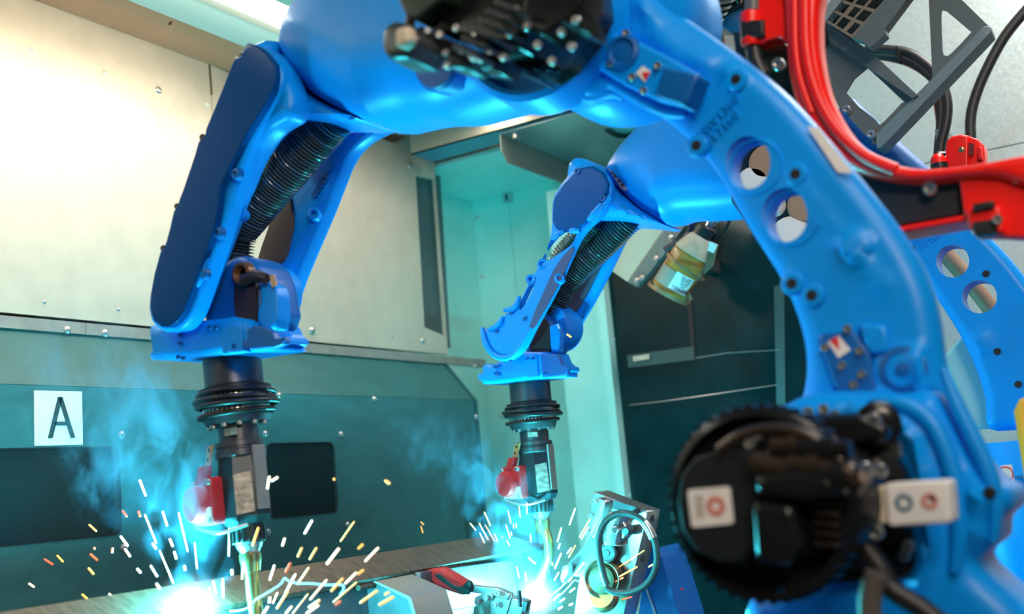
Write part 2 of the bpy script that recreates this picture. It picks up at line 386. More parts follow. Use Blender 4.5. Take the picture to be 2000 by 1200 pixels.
# sloped sill and bend
V = []; F = []
for y in (-1.6, yl):
    for x, z in sl[:3]+sl[4:][::-1][:0]: V.append((x, y, z))
    for x, z in ((XL-0.012, zbend-0.006), (XW-0.02, zr0-0.012)): V.append((x, y, z))
n_ = 5
for k in range(n_): F.append((k, (k+1) % n_, (k+1) % n_+n_, k+n_))
F += [tuple(range(n_))[::-1], tuple(range(n_, 2*n_))]
mesh('sloped_sill', V, F, LOWW, wall)
def rrect(pl, quad, r, n=5, uv=False):
    """rounded quad; corners given in pixels, result in plane coordinates"""
    Q = [np.array(q if uv else pl.uv(*q), float) for q in quad]; out = []
    for i in range(4):
        p, a, b = Q[i], Q[i-1], Q[(i+1) % 4]
        da = (a-p)/np.linalg.norm(a-p); db = (b-p)/np.linalg.norm(b-p); s, e = p+da*r, p+db*r
        for k in range(n+1):
            t = k/n; out.append((1-t)**2*s+2*t*(1-t)*p+t*t*e)
    return out
zw0, zw1 = float(pl_low.uv(120, 875)[1]), float(pl_low.uv(120, 1056)[1])
w1 = rrect(pl_low, [(0.2, zw1), (float(pl_low.uv(227, 900)[0]), zw1), (float(pl_low.uv(227, 900)[0]), zw0), (0.2, zw0)], 0.022, uv=True)
w2 = rrect(pl_low, [(float(pl_low.uv(521, 900)[0]), zw1), (float(pl_low.uv(653, 900)[0]), zw1), (float(pl_low.uv(653, 900)[0]), zw0), (float(pl_low.uv(521, 900)[0]), zw0)], 0.022, uv=True)
plate('lower_sheet', pl_low, [(-1.6, 0.0), (yl, 0.0), (yl, zbend-0.001), (-1.6, zbend-0.001)], 0.012, LOWW, wall, uv=True, holes=[w1, w2])
DW = mat('dark_window_pane', (0.010, 0.022, 0.024), 0, 0.16)
for k, w in enumerate((w1, w2)):
    W_ = struct(plate('window_%d' % (k+1), PX(XL-0.004), w, 0.008, DW, None, uv=True))
    P = np.array(w); c = P.mean(0)
    plate('seal', PX(XL), [tuple(c+(p-c)*1.012) for p in P], 0.002, BLACKR, W_, uv=True, holes=[[tuple(c+(p-c)*0.985) for p in P][::-1]], h0=0.0012)
yv = float(pl_low.uv(893, 790)[0])
box('vertical_fold', (XL, yv-0.004, 0.2), (XL+0.006, yv+0.004, zbend-0.02), LOWW, wall)
for px, py in ((237, 850), (518, 848), (666, 849), (545, 773), (731, 780), (930, 815), (523, 1040), (679, 1026), (242, 1071)): screw(pl_low, px, py, 0.0075, wall)
plate('fold_return', PY(yl), [(XL, 0.0), (XL-0.12, 0.0), (XL-0.12, zr0), (XL-0.1, zr0), (XL, zbend)], 0.01, LOWW, wall, uv=True, h0=-0.012)

# ---- sign with the letter A
ps = PX(XL+0.002)
sq = [ps.uv(67, 763), ps.uv(160, 765), ps.uv(162, 869), ps.uv(68, 871)]
sign = tag(plate('letter_sign', ps, sq, 0.002, WHITE, None, uv=True), 'white paper sign with a black letter A on the teal lower wall', 'sign')
pa = PX(XL+0.0026)
def strokes(name, quads, parent):
    V = []; F = []
    for q in quads:
        b = len(V)
        for h in (0, 0.0005):
            for p in q: u, v = pa.uv(*p); V.append(pa.p3(u, v, h))
        k = len(q); F += [tuple(b+i for i in range(k))[::-1], tuple(b+k+i for i in range(k))]
        F += [(b+i, b+(i+1) % k, b+k+(i+1) % k, b+k+i) for i in range(k)]
    return mesh(name, V, F, INKG, parent)
strokes('letter', [[(113, 776), (122, 776), (103, 856), (93.5, 856.5)], [(113, 776), (122, 776), (147, 855.5), (138, 856)], [(107, 824), (131, 824), (133, 831.5), (105.5, 831.5)]], sign)

# ---- soffit, channel and lamp above the side wall
z1 = zt
def xz(px, py, z): return float(hit(px, py, 2, z)[0])
xa, xb, xc, xd, xe = XW, xz(290, 0, z1), xz(400, 0, z1-0.02), xz(433, 0, z1-0.02), xz(553, 0, z1-0.02)
slot = [(345-5, 23), (351, 25), (343, 40), (337, 38)]
pzd = PZd(z1)
yA, yBm = -1.5, 2.86
hs = [pzd.uv(*q) for q in ((333, 40), (338, 42), (333, 50), (327, 48))]
hs2 = [pzd.uv(*q) for q in ((345, 22), (352, 25), (344, 38), (340, 37))]
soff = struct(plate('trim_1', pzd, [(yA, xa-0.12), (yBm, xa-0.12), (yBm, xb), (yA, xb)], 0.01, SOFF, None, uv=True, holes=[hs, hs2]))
struct(plate('trim_2', PZd(z1-0.02), [(yA, xb-0.0), (yBm, xb-0.0), (yBm, xc), (yA, xc)], 0.05, mat('arc_tinted_channel', (0.36, 0.50, 0.48), 0.2, 0.4), None, uv=True))  # underside coloured teal to carry the arc light
struct(plate('trim_3', PZd(z1-0.028), [(yA, xc), (yBm, xc), (yBm, xd), (yA, xd)], 0.045, mat('grey_channel', (0.22, 0.27, 0.25), 0.2, 0.4), None, uv=True))
tl = thing('tube_light', 'long white tube light fitting glowing under the ceiling by the bright wall', 'light', (xd, 0.6, z1))
plate('housing', PZd(z1+0.01), [(yA, xd), (yBm, xd), (yBm, xe), (yA, xe)], 0.05, GALV, tl, uv=True)
plate('diffuser', PZd(z1-0.018), [(yA+0.01, xd+0.004), (yBm-0.01, xd+0.004), (yBm-0.01, xe-0.004), (yA+0.01, xe-0.004)], 0.028, LAMPE, tl, uv=True)
struct(plate('trim_4', PZd(z1-0.03), [(yA, xe), (yBm, xe), (yBm, xe+0.035), (yA, xe+0.035)], 0.06, CREAM, None, uv=True))
struct(plate('trim_5', PZd(z1-0.01), [(yA, xe+0.035), (yBm, xe+0.035), (yBm, xe+0.12), (yA, xe+0.12)], 0.06, LOWW, None, uv=True))

# ---- back wall: recessed sheets, cross beam, angled bracket, pillar, dark glass door
wb = struct(box('wall_back', (-3.2, YB2+0.03, 0), (1.9, YB2+0.07, 2.95), GALV2))
pb = PY(YB); pb2 = PY(YB2)
xcn = float(pb2.uv(920, 394)[0]); zce = float(pb2.uv(920, 394)[1])
xs = float(pb2.uv(1003, 500)[0]); xp = float(pb2.uv(1240, 700)[0])
plate('sheet', pb2, [(xcn, 0.0), (xs-0.0012, 0.0), (xs-0.0012, zce), (xcn, zce)], 0.012, ARCTINT, wb, uv=True)
plate('sheet', pb2, [(xs+0.0012, 0.0), (xp, 0.0), (xp, zce), (xs+0.0012, zce)], 0.012, ARCTINT, wb, uv=True)
tb = plate('seam_tab', PY(YB2-0.003), [(980, 376), (1000, 372), (1002, 394), (983, 397)], 0.002, GALV2, wb, holes=[rrect(PY(YB2-0.003), [(986, 380), (991, 379), (992, 391), (987, 392)], 0.002)])
plate('tab_slot', PY(YB2-0.0005), [(985, 379), (992, 378), (993, 392), (986, 393)], 0.001, INK, wb)
for px, py, r in ((932, 426, .007), (942, 541, .007), (979, 814, .008)): screw(pb2, px, py, r, wb)
# recess side (continues the side wall) and recess ceiling
plate('recess_side', PX(xcn), [(2.97, 0.0), (YB2, 0.0), (YB2, zce), (2.97, zce)], 0.012, ARCTINT, wb, uv=True)
yfr = float(hit(985, 292, 2, zce)[1])
plate('recess_ceiling', PZd(zce), [(yfr, xcn-0.02), (YB2, xcn-0.02), (YB2, -1.2), (yfr, -1.2)], 0.012, ARCTINT, wb, uv=True)
plate('upper_sheet', pb, [(-1.25, 1.935), (1.8, 1.935), (1.8, 2.95), (-1.25, 2.95)], 0.012, GALV2, wb, uv=True)
plate('side_sheet', pb, [(-0.715, 0.0), (1.8, 0.0), (1.8, 1.932), (-0.715, 1.932)], 0.012, GALV2, wb, uv=True)
plate('recess_return', PX(-1.26), [(YB+0.02, 0), (YB2, 0), (YB2, 2.95), (YB+0.02, 2.95)], 0.012, GALV2, wb, uv=True)
# cross beam under the roof: pale web, arc light's blue put into the underside colour
ybeam = 2.80
pbm = PY(ybeam); zb0 = float(pbm.uv(805, 302)[1]); xb0 = float(pbm.uv(803, 300)[0])
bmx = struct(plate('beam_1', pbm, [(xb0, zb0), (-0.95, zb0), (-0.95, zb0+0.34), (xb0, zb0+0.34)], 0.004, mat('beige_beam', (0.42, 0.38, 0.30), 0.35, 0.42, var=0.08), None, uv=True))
plate('flange', PZd(zb0), [(ybeam, xb0), (ybeam+0.115, xb0), (ybeam+0.115, -0.95), (ybeam, -0.95)], 0.004, mat('arc_lit_flange', (0.05, 0.26, 0.36), 0.3, 0.35), bmx, uv=True)
plate('web_back', PY(ybeam+0.13), [(xb0, zb0+0.0), (-0.95, zb0), (-0.95, zb0+0.34), (xb0, zb0+0.34)], 0.004, BROWN, bmx, uv=True)
# folded plate bolted under the beam
zpl = zb0-0.006
br = thing('folded_plate', 'galvanised folded plate, tinted by teal arc light, bolted under the beige beam', 'bracket', hit(1060, 300, 2, zpl))
ppl = PZd(zpl)
def zz(px, py): return ppl.uv(px, py)
hole = catmull([zz(1180, 256), zz(1200, 247), zz(1240, 240), zz(1250, 252), zz(1232, 268), zz(1210, 272)], 4)
plate('plate', ppl, [zz(977, 262), zz(1186, 204), (2.85, -1.275), (3.40, -1.275), (3.40, zz(977, 262)[1]-0.03)], 0.004, mat('arc_tinted_galvanised', (0.34, 0.46, 0.44), 0.5, 0.3, var=0.08), br, uv=True, holes=[hole])  # same sheet as the grey flange, teal arc light put into its colour
a0 = hit(977, 262, 2, zpl); a1 = hit(1145, 330, 2, zpl)
dv = (a1-a0); dv /= np.linalg.norm(dv)
pfl = Pl(a0, dv, (0, 0, 1)); L_ = 0.55
fh = float(a0[2]-pfl.hit(985, 316)[2])
plate('flange', pfl, [(0, 0), (0, -fh*0.62), (0.03, -fh), (L_, -fh), (L_, 0)], 0.003, mat('grey_galvanised', (0.34, 0.36, 0.32), 0.5, 0.36, var=0.08), br, uv=True)
for px, py in ((1006, 262), (1162, 217)): screw(ppl, px, py, 0.011, br, h=0.016, name='bolt', style='cap')
for px, py in ((1049, 307), (1101, 327)): plate('tab', Pl(a0-np.cross(dv, (0, 0, 1))*-0.002, dv, (0, 0, 1)), [(px-4, py+3), (px+4, py-3), (px+4, py+1)], 0.003, STEEL, br)
# pillar left of the glass
xg = float(pb.uv(1205, 800)[0]); pc = PY(YB-0.05)
xi = float(pc.uv(1180, 720)[0]); xo = float(pc.uv(1203, 800)[0]); xq = float(pb.uv(1112, 760)[0])
col_ = struct(box('trim_6', (xq, YB-0.03, 0), (xi-0.003, YB+0.02, 2.1), ARCTINT))
box('edge_strip', (xi-0.001, YB-0.05, 0), (xo, YB+0.02, 2.1), ARCTINT, col_)
dr = struct(box('door_1', (xo+0.004, YB-0.01, 0), (-0.72, YB+0.02, 1.93), DGLASS))
for px, py in ((1197, 662), (1228, 968)): screw(PY(YB-0.012), px, py, 0.007, dr)
pd = PY(YB-0.012)
RE = mat('dim_teal_steel', (0.06, 0.10, 0.10), 0.4, 0.35)
plate('handle_plate', pd, [(1226, 694), (1355, 677), (1357, 703), (1228, 719)], 0.006, RE, dr, h0=0.004)
plate('handle', pd, [(1240, 697), (1272, 692), (1272, 702), (1240, 707)], 0.006, STEEL, dr, h0=0.014)
plate('glass_frame', pd, [(1343, 590), (1352, 590), (1360, 705), (1352, 706)], 0.004, BLACKR, dr, h0=0.003)
plate('glass_frame', pd, [(1512, 560), (1532, 556), (1536, 900), (1520, 900)], 0.006, RE, dr, h0=0.004)
tube('seal', [pd.hit(1230, 792)+[0, -.004, 0], pd.hit(1300, 784)+[0, -.004, 0], pd.hit(1400, 770)+[0, -.004, 0], pd.hit(1520, 752)+[0, -.004, 0]], 0.0016, STEEL, dr, seg=6)
tube('seal', [pd.hit(1360, 700)+[0, -.004, 0], pd.hit(1420, 690)+[0, -.004, 0], pd.hit(1522, 684)+[0, -.004, 0]], 0.0012, STEEL, dr, seg=6)

# ================================================================== NEAR ROBOT
NR = thing('welding_robot', 'large blue welding robot in front, curved arm with two round holes', 'robot', (-0.05, YN, 0))
pn = PY(YN)
def hole_px(pl, c, rx, ry, n=32): return [pl.uv(c[0]+rx*math.cos(2*math.pi*k/n), c[1]+ry*math.sin(2*math.pi*k/n)) for k in range(n)][::-1]
def lowerarm_relief(pl, bumps):
    """raised bosses, shallow dishes and ridges cast into an arm: (kind, pixel, radius m, height)"""
    B = [(k, np.array(pl.uv(*p)), r, h) if k != 'ridge' else (k, [np.array(pl.uv(*q)) for q in p], r, h) for k, p, r, h in bumps]
    def f(u, v):
        o = np.zeros(len(u))
        for k, p, r, h in B:
            if k == 'boss': d = np.hypot(u-p[0], v-p[1]); o += h*np.clip((r-d)/(r*0.3), 0, 1)
            elif k == 'dome': d = np.hypot(u-p[0], v-p[1]); o += h*np.exp(-(d/r)**2)
            else:
                Q = np.stack([u, v], 1); d = np.full(len(u), 9.0)
                for a, b in zip(p, p[1:]):
                    ab = b-a; t = np.clip(((Q-a) @ ab)/(ab @ ab), 0, 1); d = np.minimum(d, np.linalg.norm(Q-a-t[:, None]*ab, axis=1))
                o += h*np.exp(-(d/r)**2)
        return o
    return f
# ---- lower arm
la = [(1105, 168), (1150, 120), (1180, 50), (1190, -40), (1270, -40), (1305, 5), (1345, 38), (1412, 84), (1480, 134), (1545, 190), (1602, 252), (1655, 315), (1705, 376), (1755, 440), (1800, 510), (1828, 578), (1842, 645), (1852, 715), (1876, 790), (1900, 850), (1860, 900), (1540, 870), (1552, 812), (1572, 770), (1579, 720), (1574, 665), (1556, 605), (1528, 545), (1488, 482), (1450, 420), (1413, 355), (1365, 292), (1310, 242), (1250, 205), (1190, 186), (1140, 182)]
bumps = [('boss', (1450, 157), 0.020, 0.006), ('boss', (1683, 487), 0.022, 0.008), ('boss', (1545, 560), 0.020, 0.006), ('dome', (1455, 290), 0.06, 0.0), ('ridge', [(1560, 355), (1620, 430), (1670, 500), (1735, 560)], 0.012, 0.004),
         ('ridge', [(1275, 20), (1300, 75), (1345, 115), (1395, 140)], 0.014, 0.010), ('ridge', [(1260, 75), (1310, 105), (1350, 140)], 0.008, 0.004),
         ('boss', (1765, 722), 0.030, 0.006), ('ridge', [(1805, 690), (1818, 800)], 0.008, 0.012), ('ridge', [(1690, 770), (1760, 785), (1815, 830)], 0.012, 0.008)]
arm = plate('lower_arm', PY(YN-0.0225), la, 0.055, BLUE, NR, R=0.026, both=True, smooth=4, g=0.009, hfun=lowerarm_relief(PY(YN-0.0225), bumps),
            holes=[hole_px(PY(YN-0.0225), (1475, 326), 43, 51), hole_px(PY(YN-0.0225), (1546, 427), 44, 52)])
pf = PY(YN-0.05)                                   # front face of the lower arm
for c, r in (((1475, 326), 1), ((1546, 427), 1)):
    p0 = pf.hit(*c); rr = pxr(pf, c[0], c[1], 51)
    lathe('hole_lip', p0+np.array([0, -0.0005, 0]), (0, 1, 0), [(rr*0.985, 0), (rr*1.05, -0.002), (rr*1.09, 0.001), (rr*1.0, 0.004), (rr*0.97, 0.02), (rr*0.98, 0.002), (rr*0.985, 0)], BLUE, NR, cap=False)
for px, py in ((1440, 157), (1556, 342), (1363, 286), (1683, 482), (1549, 555), (1588, 578)):
    p0 = pf.hit(px, py); lathe('threaded_hole', p0+np.array([0, 0.0, 0]), (0, -1, 0), [(0.0068, -0.004), (0.0066, 0.0062), (0.001, 0.0062)], INK, NR, seg=16)
    lathe('hole_boss', p0, (0, -1, 0), [(0.015, -0.006), (0.0145, 0.003), (0.0125, 0.0052), (0.007, 0.0058)], BLUE, NR, seg=20)
text('cast_number', 'HW1360', PY(YN-0.05), 1405, 228, 0.62, 0.018, BLUE, NR, ext=0.0022)
text('cast_number', 'F7160', PY(YN-0.05), 1418, 246, 0.62, 0.018, BLUE, NR, ext=0.0022)
plate('paper_label', PY(YN-0.048), [(1578, 248), (1600, 252), (1668, 340), (1638, 338)], 0.002, WHITE, NR, h0=0.004, label='white paper label')
# warning sticker pads on the arm
def sticker(pl, quad, tri, par):
    s = plate('warning_sticker', pl, quad, 0.0012, WHITE, par, h0=0.0012, label='white sticker with a red triangle')
    plate('triangle', pl, tri, 0.0006, REDI, s, h0=0.0018)
pad = plate('cover_plate', PY(YN-0.052), [(1600, 655), (1665, 645), (1700, 690), (1715, 780), (1640, 775), (1620, 720)], 0.012, DKBLUE, NR, R=0.003, h0=0.006, smooth=0)
sticker(PY(YN-0.058), [(1617, 668), (1638, 656), (1662, 684), (1638, 700)], [(1621, 666), (1637, 657), (1640, 684)], NR)
for px, py in ((1656, 643), (1680, 686), (1645, 715), (1612, 680), (1684, 732), (1668, 752)): screw(PY(YN-0.058), px, py, 0.005, NR, h=0.005, style='cap')
plate('rib', PY(YN-0.05), [(1680, 634), (1732, 636), (1738, 660), (1738, 692), (1700, 694), (1690, 670)], 0.02, BLUE, NR, R=0.005, h0=0.010)
lathe('plug', PY(YN-0.05).hit(1765, 722), (0, -1, 0), [(0.028, -0.01), (0.027, 0.006), (0.020, 0.008), (0.018, 0.004), (0.009, 0.003), (0.008, 0.008), (0.003, 0.009)], DKBLUE, NR)
# upper bracket on the elbow
eb = plate('elbow_bracket', PY(YN-0.075), [(1186, 62), (1240, 78), (1300, 108), (1374, 150), (1342, 212), (1290, 200), (1222, 168), (1176, 140), (1172, 105)], 0.05, BLUE, NR, R=0.006, h0=0.012)
lathe('boss', PY(YN-0.088).hit(1217, 102), (0, -1, 0), [(0.024, -0.01), (0.023, 0.004), (0.018, 0.006), (0.015, 0.002), (0.006, 0.003), (0.004, 0.003)], DKBLUE, NR)
plate('cable_box', PY(YN-0.10), [(1297, 132), (1368, 148), (1342, 208), (1283, 190)], 0.04, DKBLUE, NR, R=0.004, h0=0.006)
sticker(PY(YN-0.0885), [(1243, 143), (1256, 129), (1272, 140), (1260, 161)], [(1254, 143), (1271, 141), (1262, 158)], NR)
for px, py in ((1224, 66), (1195, 125), (1286, 130), (1258, 178), (1236, 152)): screw(PY(YN-0.0885), px, py, 0.005, NR, h=0.005, style='cap')
tube('casting_rib', [PY(YN-0.06).hit(*q) for q in ((1120, 170), (1160, 172), (1195, 160), (1230, 178), (1290, 212), (1340, 222))], [0.012, 0.014, 0.013, 0.012, 0.010, 0.006], BLUE, NR, sm=5)
tube('casting_rib', [PY(YN-0.055).hit(*q) for q in ((1112, 186), (1150, 188), (1192, 178), (1220, 190))], [0.008, 0.010, 0.010, 0.006], BLUE, NR, sm=5)
lathe('elbow_joint', pn.hit(1190, 40)+np.array([0, 0.10, 0]), (0, -1, 0), [(0.13, 0), (0.135, 0.02), (0.135, 0.12), (0.125, 0.14), (0.05, 0.145)], BLUE, NR, seg=48)
# ---- forearm
pfa = PY(YN+0.01)
fa = [(596, 118), (606, 60), (640, 0), (690, -90), (860, -120), (1210, -110), (1225, 40), (1190, 150), (1120, 180), (1040, 202), (960, 224), (900, 238), (840, 240), (790, 250), (760, 254), (700, 232), (640, 195), (608, 150)]
plate('forearm', pfa, fa, 0.25, BLUE, NR, R=0.10, both=True, smooth=4, g=0.011)
# dark round motor seat, cap and the black motor on it
pms = PY(YN-0.115)
lathe('motor_seat', pms.hit(1035, 34), (0, -1, 0), [(0.120, -0.06), (0.116, 0.0), (0.108, 0.006), (0.101, 0.004), (0.098, -0.03), (0.02, -0.04)], BLUE, NR, seg=48)
lathe('side_cap', PY(YN-0.10).hit(855, 120), (-0.15, -1, -0.1), [(0.046, -0.05), (0.044, 0.002), (0.038, 0.008), (0.01, 0.009)], DKBLUE, NR, seg=32)
mo = plate('upper_motor', PY(YN-0.17), [(930, -60), (1160, -60), (1168, 20), (1140, 75), (1100, 125), (1062, 150), (1000, 118), (960, 90), (940, 40)], 0.11, BLACKM, NR, R=0.012, both=True, smooth=0)
p2 = PY(YN-0.26)
plate('motor_body', p2, [(872, -60), (1120, -60), (1135, 10), (1060, 118), (1000, 120), (905, 88), (862, 60), (850, 10)], 0.12, BLACKM, mo, R=0.010, both=True)
plate('connector_bank', PY(YN-0.30), [(842, 62), (905, 92), (960, 112), (1000, 124), (990, 148), (930, 138), (880, 112), (838, 92)], 0.06, BLACKM, mo, R=0.006, both=True)
plate('connector', PY(YN-0.32), [(888, 118), (925, 120), (945, 132), (930, 146), (898, 142), (886, 130)], 0.05, DARKST, mo, R=0.008, both=True)
plate('connector', PY(YN-0.34), [(780, 70), (800, 55), (828, 62), (850, 90), (830, 128), (790, 130), (776, 110)], 0.07, DARKST, mo, R=0.010, both=True)
plate('pale_bracket', PY(YN-0.385), [(782, 60), (804, 55), (808, 80), (792, 96), (780, 92)], 0.02, CREAM, mo, R=0.004, both=True)
plate('green_cover', PY(YN-0.33), [(806, -40), (905, -40), (890, 10), (860, 30), (836, 52), (815, 42), (800, 8)], 0.05, mat('dark_green_cover', (0.012, 0.03, 0.02), 0, 0.35), mo, R=0.004, both=True)
for k in range(6):
    x0, y0 = 974-k*16, 2+k*17.5
    plate('cooling_fin', PY(YN-0.362), [(x0-4, y0-2), (x0+42, y0+16), (x0+40, y0+25), (x0-6, y0+7)], 0.05, DARKST, mo, h0=0.006, R=0.0015)
for k in range(4):
    plate('cooling_fin', PY(YN-0.245), [(1012-k*3, 108+k*9), (1066-k*3, 128+k*9), (1065-k*3, 132+k*9), (1011-k*3, 112+k*9)], 0.05, BLACKM, mo, h0=0.012, R=0.001)
for k in range(5):
    plate('cooling_fin', PY(YN-0.335), [(1070+k*2, 2+k*8), (1130+k*2, 22+k*8), (1129+k*2, 26+k*8), (1069+k*2, 6+k*8)], 0.06, BLACKM, mo, R=0.001)
plate('terminal_lid', PY(YN-0.335), [(1022, -30), (1140, -30), (1130, 20), (1060, 70), (1015, 50)], 0.05, BLACKM, mo, R=0.006)
for px, py in ((838, 62), (861, 69), (830, 80), (893, 56), (930, 66), (939, 116), (925, 112), (875, 128), (1118, 92), (1080, 120), (1010, 20), (1030, 52), (996, 66), (960, 100), (985, 112), (905, 100), (872, 104), (1052, 88), (1098, 64), (1126, 40)):
    screw(PY(YN-0.342), px, py, 0.0042, mo, m=STEEL, h=0.004, style='cap')
tube('motor_cable', [PY(YN-0.33).hit(*q) for q in ((806, -10), (803, 28), (800, 48), (790, 66))], 0.006, TAN, mo, sm=5)
tube('motor_cable', [PY(YN-0.33).hit(*q) for q in ((870, 50), (850, 72), (838, 95), (846, 116))], 0.007, BLACKR, mo, sm=5)
# ---- base casting, black lower motor
bc = [(1540, 812), (1562, 790), (1600, 774), (1660, 766), (1720, 766), (1780, 770), (1842, 765), (1872, 800), (1900, 852), (1932, 905), (1964, 938), (1988, 952), (1992, 985), (1968, 1012), (1964, 1050), (1934, 1078), (1940, 1105), (2020, 1180), (2090, 1290), (1500, 1290), (1484, 1200), (1500, 1150), (1545, 1125), (1520, 1000)]
bb = [('ridge', [(1690, 790), (1755, 800), (1810, 850), (1838, 930), (1842, 1050), (1820, 1130)], 0.010, 0.016), ('ridge', [(1835, 730), (1880, 820), (1915, 900), (1930, 960)], 0.010, 0.012), ('ridge', [(1930, 960), (1925, 1060)], 0.012, 0.010)]
pbc = PY(YN-0.02)
plate('base_casting', pbc, bc, 0.15, BLUE, NR, R=0.03, both=True, smooth=3, g=0.009, hfun=lowerarm_relief(pbc, bb))
lathe('pedestal', (float(pbc.hit(1760, 1200)[0]), YN, 0), (0, 0, 1), [(0.20, 0), (0.20, 0.03), (0.15, 0.05), (0.14, 0.80), (0.15, 0.86), (0.10, 0.9)], BLUE, NR, seg=40)
lathe('shoulder', pn.hit(1600, 1215)+np.array([0, -0.1, 0]), (0, 0, -1), [(0.04, -0.02), (0.085, -0.01), (0.095, 0.02), (0.10, 0.15), (0.10, 0.4)], BLUE, NR, seg=40)
pfm = PY(YN-0.105)
fl = plate('lower_motor', pfm, rrect(pfm, [(1555, 812), (1742, 806), (1798, 1132), (1560, 1142)], 0.03), 0.05, BLACKM, NR, uv=True, R=0.006, h0=0.012)
def axp(L, px=1690, py=960):                       # a point L metres in front of the motor seat, along its axis
    p = pn.hit(px, py); return p+np.array([0, -L, 0])
lathe('motor_body', axp(0.11), (0, -1, 0), [(0.080, 0), (0.080, 0.03), (0.066, 0.034), (0.066, 0.13), (0.055, 0.15), (0.05, 0.16)], BLACKM, fl, seg=40)
for k in range(9):
    a = math.radians(100+k*20)
    p = axp(0.15); r = 0.066; c, s = math.cos(a), math.sin(a)
    obox('cooling_fin', p+np.array([c*r-0.003, -0.09, s*r-0.003]), np.array([c, 0, s])*0.012, np.array([-s, 0, c])*0.006, (0, 0.085, 0), BLACKM, fl, bev=0.0012)
gear_c = PY(YN-0.27).hit(1476, 985)
lathe('toothed_pulley', gear_c, (0, -1, 0), [(0.090, -0.04), (0.098, -0.038), (0.098, -0.012), (0.095, -0.010), (0.094, -0.004), (0.089, -0.002), (0.088, -0.012), (0.090, -0.04)], BLACKM, fl, seg=64, cap=False)
lathe('pulley_web', gear_c+np.array([0, 0.028, 0]), (0, -1, 0), [(0.089, -0.008), (0.089, 0), (0.06, 0.003), (0.02, 0.003)], BLACKM, fl, seg=48)
for k in range(44):
    a = 2*math.pi*k/44; p = gear_c+np.array([0.0975*math.cos(a), 0.012, 0.0975*math.sin(a)])
    c, s = math.cos(a), math.sin(a)
    obox('tooth', p-np.array([-s, 0, c])*0.0026, np.array([c, 0, s])*0.0045, np.array([-s, 0, c])*0.0052, (0, 0.034, 0), BLACKM, fl, bev=0.0008)
pdk = PY(YN-0.285)
dk = plate('end_cover', pdk, [(1326, 985), (1332, 930), (1360, 894), (1405, 880), (1440, 882), (1484, 886), (1486, 1020), (1482, 1060), (1450, 1100), (1405, 1098), (1360, 1075), (1334, 1035)], 0.035, mat('matt_black_cover', (0.006, 0.010, 0.013), 0, 0.5), fl, R=0.003, h0=0.004, label='flat black end cover')
plk = PY(YN-0.2895)
lb = plate('caution_label', plk, rrect(plk, [(1343, 957), (1426, 950), (1434, 1023), (1352, 1031)], 0.004), 0.0015, WHITE, fl, uv=True, h0=0.0012, label='white square label with a pale red ring')
ring('ring_mark', plk, (1399, 989), pxr(plk, 1399, 989, 20), pxr(plk, 1399, 989, 8), PINKI, lb, h0=0.0018)
plate('text_block', plk, [(1357, 968), (1374, 967), (1378, 1012), (1361, 1014)], 0.0005, GREYI, lb, h0=0.0016)
for k, (px, py, dx, r) in enumerate(((1500, 912, 0.05, 0.010), (1540, 908, 0.045, 0.012), (1580, 930, 0.05, 0.014), (1505, 870, 0.04, 0.009), (1560, 878, 0.05, 0.011))):
    lathe('plug_connector', PY(YN-0.30).hit(px, py), (1, 0, -0.1), [(r*0.7, 0), (r, 0.002), (r, dx*0.45), (r*1.2, dx*0.46), (r*1.2, dx*0.7), (r*0.8, dx*0.72), (r*0.8, dx)], WARMBLK if k % 2 else BLACKM, fl, seg=20)
plate('gear_case', PY(YN-0.19), [(1400, 880), (1450, 842), (1520, 828), (1600, 840), (1660, 880), (1660, 1100), (1560, 1130), (1450, 1120), (1400, 1080)], 0.05, BLACKM, fl, R=0.008, both=True)
# clutter of connectors, cables and bolts between pulley and flange
plate('terminal_box', PY(YN-0.27), [(1500, 925), (1580, 915), (1650, 930), (1655, 962), (1600, 975), (1505, 965)], 0.09, BLACKM, fl, R=0.008, both=True)
plate('terminal_box', PY(YN-0.275), [(1492, 975), (1570, 985), (1585, 1060), (1560, 1100), (1500, 1090)], 0.08, BLACKM, fl, R=0.008, both=True)
for k in range(6):
    plate('cooling_fin', PY(YN-0.285), [(1588, 958+k*20), (1636, 962+k*20), (1636, 971+k*20), (1588, 967+k*20)], 0.05, WARMBLK, fl, h0=0.0, R=0.0015)
for k in range(4):
    plate('cooling_fin', PY(YN-0.125), [(1665, 868+k*9), (1760, 862+k*9), (1760, 866+k*9), (1665, 872+k*9)], 0.03, BLACKM, fl, h0=0.012, R=0.001)
plate('motor_lid', PY(YN-0.15), [(1560, 815), (1690, 812), (1745, 836), (1740, 862), (1640, 868), (1570, 850)], 0.06, BLACKM, fl, R=0.006, both=True)
tube('motor_cable', [PY(YN-0.30).hit(*q) for q in ((1405, 880), (1450, 850), (1510, 838), (1570, 850), (1620, 880), (1645, 905))], 0.006, WARMBLK, fl, sm=5)
tube('motor_cable', [PY(YN-0.30).hit(*q) for q in ((1470, 905), (1530, 915), (1600, 912), (1660, 930), (1690, 950))], 0.012, WARMBLK, fl, sm=5)
tube('motor_cable', [PY(YN-0.18).hit(*q) for q in ((1560, 835), (1610, 850), (1640, 880), (1665, 893))], 0.007, TAN, fl, sm=5)
tube('motor_cable', [PY(YN-0.20).hit(*q) for q in ((1672, 1035), (1690, 1070), (1718, 1110), (1740, 1150), (1800, 1190), (1850, 1230))], 0.011, BLACKR, fl, sm=5)
tube('motor_cable', [PY(YN-0.22).hit(*q) for q in ((1712, 1120), (1700, 1160), (1698, 1200), (1700, 1260))], 0.012, mat('grey_cable', (0.10, 0.09, 0.08), 0, 0.4), fl, sm=5)
